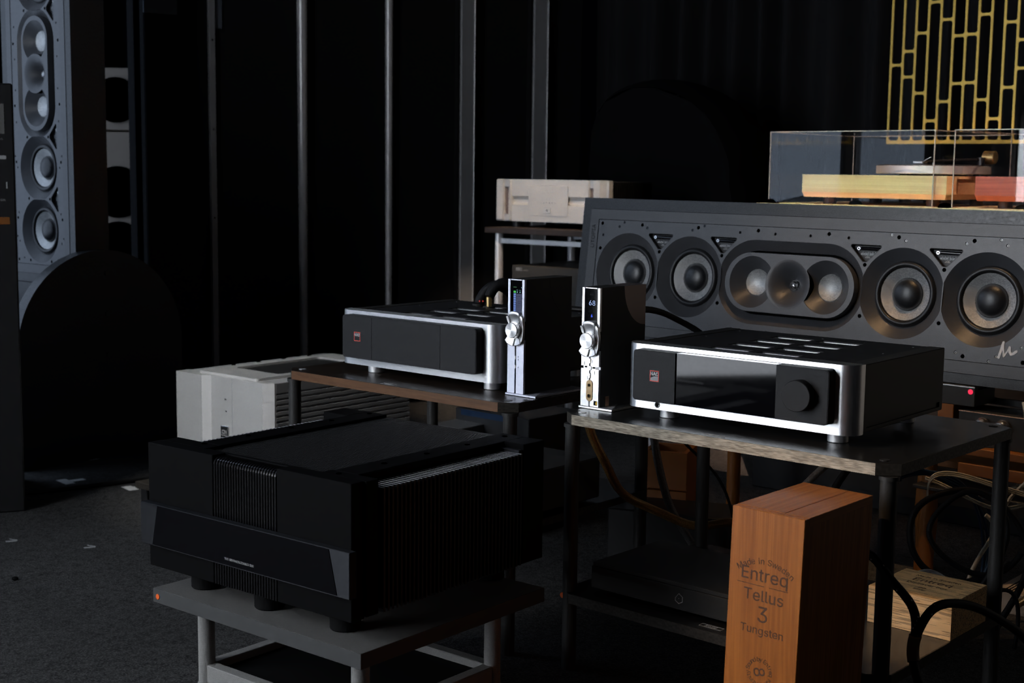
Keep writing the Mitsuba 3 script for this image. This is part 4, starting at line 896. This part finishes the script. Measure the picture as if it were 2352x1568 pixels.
part(k, 'emblem', cat(orient(ext(hexa(1.25).difference(hexa(1.1)), 0.0003), '-y', (0.190, 0, 0.0260)), cyl(0.0006, 0.0003, 8, '-y', (0.190, 0, 0.0260))), 'm_print_grey', False, label='thin hexagonal emblem')
for x in (0.03, 0.30):
    for y in (0.03, 0.185): part(k, 'foot', cyl(0.010, 0.0062, 16, 'z', (x, y, 0)), 'm_rubber')

# ================================================================ rack and devices under the long loudspeaker
Q_ = frame(0.625, 3.211, 0, rad(-43.13))
k = thing('media_rack', 'dark wooden rack under the long tilted loudspeaker', 'rack', Q_)
part(k, 'top_board', box(-0.40, 0.66, 0.10, 0.36, 0.4050, 0.4200, 0.001), 'm_shelf_black')
for x in (-0.34, 0.62):
    for y in (0.13, 0.33): part(k, 'post', cyl(0.018, 0.4050, 24, 'z', (x, y, 0.0)), 'm_orange_wood', 40)
part(k, 'post', lathe([(0, 0), (0.021, 0), (0.019, 0.06), (0.024, 0.15), (0.019, 0.24), (0.019, 0.2498), (0, 0.2498)], 28, 'z', (0.315, 0.13, 0.0)), 'm_orange_wood', 40, label='turned wooden post')
part(k, 'shelf', box(-0.38, 0.66, 0.105, 0.36, 0.2500, 0.2660, 0.001), 'm_orange_wood')
k = thing('line_player', 'black player with a bright top line and red lamp under the long loudspeaker', 'player', Q_)
part(k, 'case', box(0.02, 0.4760, 0.002, 0.098, 0.4105, 0.4455, 0.001), 'm_black_case')
part(k, 'front', box(0.02, 0.4760, 0.0, 0.016, 0.4105, 0.4545, 0.001), 'm_black_case')
part(k, 'trim_line', box(0.02, 0.4755, -0.0010, 0.0005, 0.4505, 0.4525), 'm_brush', False)
part(k, 'lamp', cyl(0.0056, 0.0012, 24, '-y', (0.4665, 0.0, 0.4420), 0.0004), BLACK, 30, emit=(1.0, 0.03, 0.09), label='red lamp')
single('wooden_block', box(0.395, 0.4305, 0.0, 0.095, 0.3300, 0.4103, 0.001), 'm_orange_wood', 'orange wooden block propping the player with the red lamp', 'block', Q_)
k = thing('knobbed_amplifier', 'black amplifier with two chrome knobs under the player with the red lamp', 'amplifier', Q_)
part(k, 'case', box(0.4450, 0.6900, -0.004, 0.098, 0.3300, 0.4020, 0.001), 'm_black_case')
part(k, 'trim_line', box(0.4450, 0.6900, -0.0052, -0.0038, 0.4000, 0.4018), 'm_copper', False)
for x in (0.5010, 0.5440): part(k, 'knob', lathe([(0, 0), (0.0125, 0), (0.0150, 0.006), (0.0135, 0.017), (0.008, 0.021), (0, 0.0215)], 36, '-y', (x, -0.0042, 0.3790)), 'm_chrome', 60)
k = thing('wooden_bench', 'low orange wooden bench carrying the devices under the long loudspeaker', 'bench', Q_)
part(k, 'top', box(0.33, 0.70, -0.03, 0.099, 0.3130, 0.3298, 0.0015), 'm_orange_wood')
part(k, 'rail', box(0.46, 0.70, -0.03, -0.018, 0.2700, 0.2950, 0.0015), 'm_orange_wood')
part(k, 'lower_shelf', box(0.36, 0.70, -0.03, 0.099, 0.2240, 0.2320, 0.0015), 'm_black')
for x in (0.375, 0.67): part(k, 'leg', lathe([(0, 0), (0.018, 0), (0.016, 0.06), (0.021, 0.15), (0.015, 0.26), (0.015, 0.3130), (0, 0.3130)], 28, 'z', (x, 0.02, 0.0)), 'm_orange_wood', 40, label='turned leg')

# turntables on pale boards with ball feet
TQ = 1.18
TT = frame(0.8065, 3.9176, 0.8922, rad(-43))
def turntable(name, label, wood, dx, ww):
    s = TQ
    k = thing(name, label, 'turntable', TT @ frame(dx, 0, 0))
    w = ww
    pl = ext(sg.Polygon([(0, 0), (w, 0), (w, 0.36), (0, 0.36)]), 0.0410 * s, 'z', (0, 0, -0.0410 * s))
    pl2 = trimesh.convex.convex_hull(np.array([(0, 0, -0.0410 * s), (w, 0, -0.0410 * s), (0, .36, -0.0410 * s), (w, .36, -0.0410 * s), (0.005, 0.005, -0.0528 * s), (w - 0.005, 0.005, -0.0528 * s), (0.005, .355, -0.0528 * s), (w - 0.005, .355, -0.0528 * s)]))
    part(k, 'plinth', cat(pl, pl2), wood, False)
    pc = (0.212 * s + .045, 0.19)
    part(k, 'platter', lathe([(0, 0.004), (0.150, 0.004), (0.152, 0.006), (0.152, 0.0262), (0.150, 0.0275), (0, 0.0275)], 96, 'z', (pc[0], pc[1], 0)), 'm_alu', 30, label='thick silver platter')
    part(k, 'mat', cyl(0.146, 0.002, 72, 'z', (pc[0], pc[1], 0.0275)), 'm_rubber')
    part(k, 'spindle', cyl(0.0028, 0.012, 12, 'z', (pc[0], pc[1], 0.0285), .001), 'm_chrome')
    part(k, 'subplatter', cyl(0.09, 0.006, 32, 'z', (pc[0], pc[1], -0.001)), 'm_black')
    t = part(k, 'tonearm', cat(tube([(w - 0.052, 0.29, 0.046), (w - 0.10, 0.20, 0.042), (w - 0.118, 0.10, 0.036)], 0.004, 20, 10), cyl(0.020, 0.030, 28, 'z', (w - 0.048, 0.30, 0.0)), cyl(0.011, 0.024, 20, 'z', (w - 0.048, 0.30, 0.028))), 'm_black_gloss', 40)
    part(t, 'headshell', box(w - 0.136, w - 0.108, 0.076, 0.104, 0.032, 0.039, 0.001), 'm_chrome')
    part(t, 'finger_lift', tube([(w - 0.110, 0.080, 0.036), (w - 0.096, 0.078, 0.044), (w - 0.085, 0.080, 0.050)], 0.0015, 12, 8), 'm_chrome', 60)
    part(t, 'counterweight', cyl(0.018, 0.034, 28, 'x', (w - 0.052, 0.325, 0.052), .002), 'm_goldmetal', 40, label='brass counterweight')
    for x in (0.06, w - 0.06):
        for y in (0.05, 0.31): part(k, 'foot', cyl(0.018, 0.0180, 20, 'z', (x, y, -0.0805)), 'm_black')
    return k
turntable('turntable', 'turntable with a pale maple plinth and silver platter under a clear cover', 'm_maple', 0, 0.4283)
turntable('turntable', 'turntable with a red mahogany plinth beside the pale maple one', 'm_mahogany', 0.5060, 0.4283)
def dust_cover(name, label, x0, x1):
    k = thing(name, label, 'dust cover', TT)
    z0, z1, y0, y1 = -0.0780, 0.1155, -0.060, 0.40
    sheets = {'front_pane': ((x0, y0, z0), (x1, y0, z0), (x1, y0, z1), (x0, y0, z1)), 'back_pane': ((x0, y1, z0), (x1, y1, z0), (x1, y1, z1), (x0, y1, z1)),
              'side_pane': ((x0, y0, z0), (x0, y1, z0), (x0, y1, z1), (x0, y0, z1)), 'side_pane_': ((x1, y0, z0), (x1, y1, z0), (x1, y1, z1), (x1, y0, z1)), 'top_pane': ((x0, y0, z1), (x1, y0, z1), (x1, y1, z1), (x0, y1, z1))}
    for n_, q in sheets.items(): part(k, n_.rstrip('_'), trimesh.Trimesh(np.array(q), [(0, 1, 2), (0, 2, 3)], process=False), 'm_acrylic', False)
    e = 0.0013
    rods = [((x, y, z0), (x, y, z1)) for x in (x0, x1) for y in (y0, y1)] + [((x0, y, z1), (x1, y, z1)) for y in (y0, y1)] + [((x, y0, z1), (x, y1, z1)) for x in (x0, x1)]
    for a, b in rods: part(k, 'edge', box(min(a[0], b[0]) - e, max(a[0], b[0]) + e, min(a[1], b[1]) - e, max(a[1], b[1]) + e, min(a[2], b[2]) - e, max(a[2], b[2]) + e), 'm_acrylic_edge', False)
dust_cover('dust_cover', 'clear acrylic cover over the pale maple turntable', -0.0690, 0.4205)
dust_cover('dust_cover', 'clear acrylic cover over the red mahogany turntable', 0.4745, 0.964)
k = thing('turntable_board', 'pale wooden board with ball feet under the turntables', 'board', TT)
part(k, 'board', box(-0.1010, 1.00, -0.075, 0.42, -0.0860, -0.0806, 0.001), 'm_maple')
for x in (-0.062, 0.152, 0.4530, 0.62, 0.93): part(k, 'ball_foot', lathe([(0, 0.0125)] + [(0.0185 * math.sin(a), 0.0125 * math.cos(a)) for a in np.linspace(0.15, PI / 2, 9)] + [(0, 0)], 32, 'z', (x, -0.0530 if x < .46 and x != .152 else 0.03, -0.0805)), 'm_wood_ball', 60)
k = thing('turntable_cabinet', 'tall black cabinet under the turntable board', 'cabinet', TT)
part(k, 'carcass', box(-0.09, 1.0, -0.065, 0.42, -0.8922, -0.0862, 0.003), 'm_black')

# ================================================================ cables
k = thing('grounding_cable', 'thick black braided cable with white flecks forking beside the tall wooden box', 'cable')
main = [(0.530, 2.045, 0.3300), (0.5431, 2.03, 0.3245), (0.5671, 2.0, 0.2953), (0.591, 1.97, 0.2621), (0.5927, 1.96, 0.2326), (0.5901, 1.96, 0.2064), (0.5903, 1.95, 0.1837), (0.597, 1.93, 0.1500), (0.60, 1.90, 0.08), (0.59, 1.86, 0.012)]
bran = [(0.5915, 1.9610, 0.2180), (0.5990, 1.9610, 0.238), (0.6147, 1.97, 0.2585), (0.6589, 2.0, 0.2632), (0.7085, 2.03, 0.2456), (0.7532, 2.06, 0.218), (0.8028, 2.1, 0.1800), (0.86, 2.14, 0.10), (0.89, 2.16, 0.012)]
part(k, 'lead', tube(main, 0.0068, 90, 12), 'm_cable_black', 60); part(k, 'branch', tube(bran, 0.0068, 80, 12), 'm_cable_black', 60)
part(k, 'sleeve', tube([(0.5928, 1.96, 0.2260), (0.5901, 1.96, 0.2064), (0.5899, 1.953, 0.1900)], 0.0090, 12, 20), 'm_shrink', 60)
part(k, 'collar_ring', tube([(0.5928, 1.96, 0.2268), (0.5926, 1.96, 0.2245)], 0.0093, 2, 20), 'm_orange_wood', 30)
part(k, 'lower_sleeve', tube([(0.598, 1.926, 0.146), (0.600, 1.915, 0.115)], 0.0088, 4, 20), 'm_orange_wood', 30)
fl = []
for pts, spans in ((main, ((0.06, 0.11), (0.21, 0.27), (0.33, 0.37))), (bran, ((0.10, 0.13), (0.19, 0.24), (0.30, 0.36), (0.44, 0.50), (0.58, 0.63)))):
    q = spline(pts, 400)
    for a, b in spans:
        for i, s in enumerate(np.linspace(a, b, 4)):
            p_ = q[int(s * 399)]; c_ = np.array([0, 0, CAM_Z]) - p_; c_ /= np.linalg.norm(c_)
            side = np.cross(q[min(399, int(s * 399) + 3)] - p_, c_); side /= np.linalg.norm(side)
            off = c_ * .0056 + side * 0.0040 * (1 - 2 * i / 3) * (1 if a < .3 else -1)
            tg = q[min(399, int(s * 399) + 3)] - p_; tg /= np.linalg.norm(tg)
            fl.append(tube([p_ + off - tg * .0012, p_ + off + tg * .0012], 0.0009, 2, 6))
for f in fl: part(k, 'fleck', f, 'm_white', 30)
cable('speaker_cable', [(0.146, 2.615, 0.448), (0.1510, 2.62, 0.4033), (0.1825, 2.64, 0.335), (0.2335, 2.72, 0.2488), (0.316, 2.75, 0.2040), (0.3782, 2.76, 0.1805), (0.4486, 2.78, 0.1841), (0.54, 2.82, 0.15), (0.60, 2.86, 0.008)], 0.0088, 'm_cable_gold', 'gold braided speaker cable sagging behind the worn grey-edged rack')
cable('speaker_cable', [(0.292, 2.85, 0.46), (0.2988, 2.85, 0.339), (0.3164, 2.85, 0.2563), (0.3457, 2.85, 0.1777), (0.3715, 2.85, 0.1377), (0.42, 2.86, 0.06), (0.47, 2.88, 0.010)], 0.0085, 'm_cable_grey', 'silvery grey braided speaker cable hanging behind the worn grey-edged rack')
cable('thin_cable', [(0.305, 2.78, 0.44), (0.325, 2.78, 0.385), (0.36, 2.79, 0.34), (0.42, 2.80, 0.28), (0.47, 2.82, 0.14), (0.50, 2.85, 0.005)], 0.0030, 'm_cable_black', 'thin black cable hanging behind the silvery speaker cable')
cable('speaker_cable', [(0.675, 2.76, 0.37), (0.6332, 2.75, 0.3094), (0.6083, 2.75, 0.285), (0.583, 2.75, 0.254), (0.55, 2.76, 0.13), (0.54, 2.78, 0.010)], 0.0075, 'm_cable_grey', 'grey braided cable dropping behind the top of the tall wooden box')
cable('speaker_cable', [(0.71, 2.72, 0.36), (0.665, 2.70, 0.3118), (0.649, 2.70, 0.287), (0.633, 2.70, 0.250), (0.61, 2.71, 0.12), (0.60, 2.72, 0.010)], 0.0075, 'm_cable_black', 'dark braided cable dropping behind the far corner of the tall wooden box')
k = thing('ribbon_lead', 'cream three-strand lead looping below the long loudspeaker', 'cable')
for i in range(3):
    o = np.array([0, 0, 0.0036 * (1 - i)])
    part(k, 'strand', tube([np.array(p) + o for p in [(0.838, 2.735, 0.255), (0.8375, 2.73, 0.280), (0.8450, 2.72, 0.2985), (0.8694, 2.715, 0.3045), (0.9176, 2.70, 0.2975), (0.9661, 2.69, 0.2840), (1.019, 2.68, 0.2690), (1.12, 2.66, 0.22), (1.16, 2.66, 0.10), (1.16, 2.66, 0.012)]], 0.0018, 70, 8), 'm_cable_cream', 60)
k = thing('ribbon_lead', 'lower cream lead drooping beneath the three-strand one', 'cable')
for i in range(2):
    o = np.array([0, 0, 0.0040 * (1 - i)])
    part(k, 'strand', tube([np.array(p) + o for p in [(0.83, 2.73, 0.290), (0.8844, 2.72, 0.2677), (0.92, 2.71, 0.2504), (0.9642, 2.70, 0.2367), (1.0201, 2.69, 0.2481), (1.09, 2.69, 0.26), (1.15, 2.70, 0.12), (1.15, 2.70, 0.010)]], 0.0020, 60, 8), 'm_cable_cream', 60)
cable('thin_cable', [(1.006, 2.70, 0.452), (1.007, 2.69, 0.4347), (1.0086, 2.68, 0.391), (1.0171, 2.68, 0.3471), (1.0129, 2.68, 0.2985), (0.9985, 2.69, 0.2762), (0.97, 2.70, 0.20), (0.96, 2.72, 0.006)], 0.0035, 'm_cable_cream', 'thin cream lead hanging beside the amplifier with chrome knobs')
cable('coiled_cable', [(0.96, 2.60, 0.160), (0.9515, 2.60, 0.1526), (0.8691, 2.60, 0.1169), (0.7916, 2.61, 0.1505), (0.7723, 2.62, 0.2021), (0.7867, 2.63, 0.2538), (0.8354, 2.63, 0.2844), (0.8937, 2.63, 0.2894), (0.97, 2.62, 0.24), (1.00, 2.61, 0.17), (0.97, 2.60, 0.08), (0.93, 2.59, 0.008)], 0.0065, 'm_cable_black', 'large loop of black cable behind the small oak box', None, 110)
cable('coiled_cable', [(0.9664, 2.56, 0.1873), (0.9014, 2.56, 0.1433), (0.8328, 2.57, 0.1684), (0.7967, 2.58, 0.2196), (0.8277, 2.59, 0.2714), (0.88, 2.58, 0.30), (0.93, 2.56, 0.26), (0.90, 2.55, 0.14), (0.86, 2.55, 0.008)], 0.0055, 'm_cable_black', 'inner loop of black cable behind the small oak box', None, 110)
cable('mains_cable', [(0.7550, 2.575, 0.07), (0.7600, 2.57, 0.118), (0.7793, 2.57, 0.1430), (0.8088, 2.57, 0.1425), (0.8396, 2.57, 0.1165), (0.86, 2.575, 0.06), (0.87, 2.58, 0.006)], 0.0052, 'm_cable_white', 'white mains lead arching behind the small oak box')
cable('mains_cable', [(0.93, 2.66, 0.235), (0.945, 2.655, 0.215), (0.92, 2.64, 0.165), (0.895, 2.63, 0.12), (0.88, 2.62, 0.006)], 0.0042, 'm_cable_cream', 'cream lead slanting through the black cable loops')
cable('mains_cable', [(1.03, 2.66, 0.14), (1.05, 2.64, 0.185), (1.09, 2.62, 0.205), (1.15, 2.60, 0.16), (1.18, 2.60, 0.008)], 0.0040, 'm_cable_cream', 'pale lead curving up beside the far leg of the worn grey-edged rack')
cable('braided_cable', [(0.995, 2.64, 0.062), (1.02, 2.63, 0.085), (1.05, 2.62, 0.118), (1.10, 2.61, 0.150), (1.15, 2.60, 0.10), (1.16, 2.60, 0.010)], 0.0075, 'm_cable_gold', 'dark gold braided cable at the far edge beyond the rack leg')
k = thing('cable_tangle', 'knot of cream leads lying inside the orange bench', 'cable', Q_)
for i in range(5):
    b0 = np.array([0.555 + 0.006 * i, 0.005 + 0.014 * (i % 3), 0.2362])
    part(k, 'strand', tube([b0 + d for d in ((-.02, .01, 0), (0.005, -.012, 0.010 + .004 * i), (0.025, -.016, 0.020 + .003 * i), (0.045, .004, 0.012), (0.060, .012, 0.024 - .002 * i), (0.080, 0, 0.016), (0.10, -.01, 0.002))], 0.0038, 40, 8), 'm_cable_cream', 60)
k = thing('blue_cable_bundle', 'blue cable bundle under the far corner of the worn grey-edged rack', 'cable')
for i in range(4): part(k, 'strand', tube([(0.80 - .004 * i, 2.80, 0.27), (0.800 + .01 * i, 2.79, 0.302 - .005 * i), (0.84 + .01 * i, 2.785, 0.296 - .004 * i), (0.90, 2.79, 0.283 - .006 * i), (0.94, 2.80, 0.25), (0.95, 2.80, 0.008)], 0.0036, 40, 8), 'm_blue_film', 60)
k = thing('striped_panel', 'brown flat box with four dark stripes lying by the far leg of the rack', 'box', frame(1.0000, 2.7950, 0.0, rad(-41)))
part(k, 'box', box(0, 0.30, 0, 0.19, 0, 0.045, 0.002), 'm_column')
for i in range(4): part(k, 'stripe', box(0.018 + 0.007 * i, 0.021 + 0.007 * i, 0.004, 0.186, 0.0445, 0.0456), 'm_black_deep', False)
k = thing('red_plug', 'dull red plug among the cables behind the small oak box', 'plug')
part(k, 'grip', tube([(0.855, 2.52, 0.108), (0.905, 2.52, 0.122)], 0.011, 4, 14), 'm_pink', 40)
part(k, 'lead', tube([(0.905, 2.52, 0.122), (0.94, 2.53, 0.12), (0.96, 2.54, 0.05), (0.96, 2.55, 0.005)], 0.004, 20, 8), 'm_cable_black', 60)
# wooden crate and paper under the rack
k = thing('wooden_crate', 'orange slatted wooden crate glimpsed under the worn grey-edged rack', 'crate', frame(0.302, 3.10, 0, rad(-20)))
for i in range(3): part(k, 'slat', box(0, 0.100, 0, 0.010, 0.090 * i + .001, 0.090 * i + 0.0875, 0.001), 'm_orange_wood')
part(k, 'back', box(0, 0.100, 0.09, 0.10, 0, 0.268), 'm_orange_wood', False)
part(k, 'end', box(0, 0.010, 0.0102, 0.0898, 0, 0.268), 'm_orange_wood', False); part(k, 'end', box(0.090, 0.100, 0.0102, 0.0898, 0, 0.268), 'm_orange_wood', False)
single('added_dark_box', box(0, 0.34, 0, 0.14, 0, 0.160, 0.003), 'm_black', 'low black box added to keep the foot of the orange crate dark', 'box', frame(0.215, 2.99, 0, rad(-20)))  # added box, stands in for the dark below the crate
k = thing('film_wrapped_box', 'dark carton with a blue film edge behind the brown edged rack', 'box', frame(-0.142, 3.50, 0, rad(-42)))
part(k, 'carton', box(0, 0.25, 0, 0.20, 0, 0.292, 0.002), 'm_black')
part(k, 'film', box(0.02, 0.20, -0.0012, -0.0002, 0.276, 0.291), 'm_blue_film', False)
single('grey_carton', box(0, 0.10, 0, 0.12, 0, 0.262, 0.002), 'm_grey_paint', 'small grey carton standing behind the finned amplifier', 'box', frame(-0.205, 3.42, 0, rad(-38)))

# ================================================================ floor and the dark rack by the window
k = thing('component_tower', 'dark tower of components with small lit windows at the picture edge', 'rack', frame(-1.773, 3.332, 0, rad(20.5)))
part(k, 'case', box(0, 0.552, 0, 0.40, 0, 1.093, 0.004), 'm_black')
for z0, z1, x1, mt in ((0.968, 1.042, 0.530, 'm_grey_paint'), (0.905, 0.914, 0.532, 'm_print_grey')):
    part(k, 'display', box(0.30, x1, -0.0015, 0.0005, z0, z1), mt, False)
part(k, 'trim', box(0.40, 0.536, -0.0015, 0.0005, 0.742, 0.760), 'm_orange_wood', False)
part(k, 'lettering', cat(ftext('CINEMA ON', 0.0055, 0.505, 0.8035, -0.0002), box(0.530, 0.533, -0.0006, 0.0002, 0.832, 0.848), ftext('PS', 0.005, 0.521, 0.955, -0.0002)), 'm_print_grey', False)
tape = lambda L1, W1, L2: cat(box(-L1 / 2, L1 / 2, -W1 / 2, W1 / 2, 0.0002, 0.0010), box(L1 / 2 - .002, L1 / 2 + L2, -W1 * .22, W1 * .22, 0.0003, 0.0011))
for (x, y, a, s), lab in (((-1.262, 3.87, 40, 1.0), 'white tape mark on the carpet nearest the camera, by the edging strip'), ((-1.289, 4.195, 42, 0.8), 'white tape mark on the carpet before the round side board'), ((-1.060, 3.80, 40, .8), 'white tape mark on the carpet beside the low stand')):
    single('tape_mark', cat(box(-0.035 * s, 0.035 * s, -0.014, 0.014, 0.0003, 0.0011), box(-0.012 * s, 0.012 * s, 0.012, 0.055 * s, 0.0004, 0.0012)), 'm_paper', lab, 'tape', frame(x, y, 0.0, rad(a - 90)), False)
for (x, y), lab in (((-0.9886, 3.188), 'crumpled paper scrap on the carpet before the finned amplifier'), ((-1.189, 3.234), 'thin paper scrap on the carpet near the picture edge')):
    v = cat(box(-0.012, 0.014, -0.006, 0.004, 0.0004, 0.0012), box(-0.004, 0.016, 0.002, 0.012, 0.003, 0.0038).apply_transform(trimesh.transformations.rotation_matrix(0.25, [0, 1, 0])))
    single('paper_scrap', v, 'm_print_grey', lab, 'paper', frame(x, y, 0.0, 0.4), False)
single('lint_ball', trimesh.creation.icosphere(2, 0.006).apply_scale((1.2, 1, .7)).apply_translation((-1.068, 2.922, 0.004)), 'm_black_deep', 'tiny dark lint ball on the carpet', 'lint')
es = [(-2.3, 3.03, 0.006), (-1.70, 3.43, 0.006), (-1.3715, 3.6602, 0.006), (-1.2264, 3.7553, 0.006), (-1.0705, 3.8689, 0.006), (-0.99, 3.930, 0.006)]
k = thing('edging_strip', 'ribbed black edging strip lying along the carpet beside the tape mark', 'strip')
part(k, 'strip', tube(es, 0.0062, 60, 10, True), 'm_cable_black', 60)
for i in (-1, 0, 1): part(k, 'rib', tube([(x + .002 * i, y + .003 * i, 0.0118 - .0012 * abs(i)) for x, y, z in es], 0.0014, 50, 6), 'm_black_case', 60)

# ceiling spots (outside the picture; they light the turntables, cables and wooden boxes)
def ceiling_spot(x, y, z, tgt, lab, rgb, cut=32):
    k = thing('ceiling_spot', lab, 'lamp', frame(x, y, z))
    part(k, 'housing', lathe([(0.036, 0.0), (0.040, 0.0), (0.040, 0.09), (0.0, 0.09), (0.0, 0.086), (0.036, 0.086), (0.036, 0.0)], 28, 'z', (0, 0, 0.0)), 'm_black', 40)
    part(k, 'stem', cyl(0.008, 2.75 - z - 0.088, 12, 'z', (0, 0, 0.088)), 'm_black', 40)
    scene[f'{k}_beam'] = {'type': 'spot', 'to_world': T().look_at(origin=[x, y, z - 0.01], target=list(tgt), up=[0, 1, 0.01]), 'intensity': {'type': 'rgb', 'value': list(rgb)}, 'cutoff_angle': cut, 'beam_width': cut * 0.6}
ceiling_spot(0.55, 2.20, 2.45, (1.08, 3.75, 0.86), 'black ceiling spot shining on the turntables', np.array([56.0, 36.0, 25.0]), 15)
ceiling_spot(0.50, 2.45, 2.45, (0.86, 3.05, 0.60), 'black ceiling spot shining on the long loudspeaker', WARM * 4.5, 15)
ceiling_spot(-1.95, 1.72, 2.30, (0.47, 2.00, 0.25), 'black ceiling spot shining on the wooden boxes', WARM * 10.0, 6)
ceiling_spot(0.05, 2.9, 2.45, (0.06, 4.6, 0.72), 'unseen black ceiling spot added to brighten the white amplifier', WARM * 11.0 + WHITE * 9.0, 9)  # added lamp out of view, lifts the pale front
ceiling_spot(1.9, 2.6, 2.45, (1.76, 4.13, 1.22), 'black ceiling spot shining on the gold screen', WHITE * 16.0, 5)
ceiling_spot(-1.35, 2.30, 2.45, (-0.72, 3.62, 0.28), 'unseen black ceiling spot added to brighten the silver grey power amplifier', WHITE * 8.0, 10)  # added lamp out of view, lifts the silver front and top
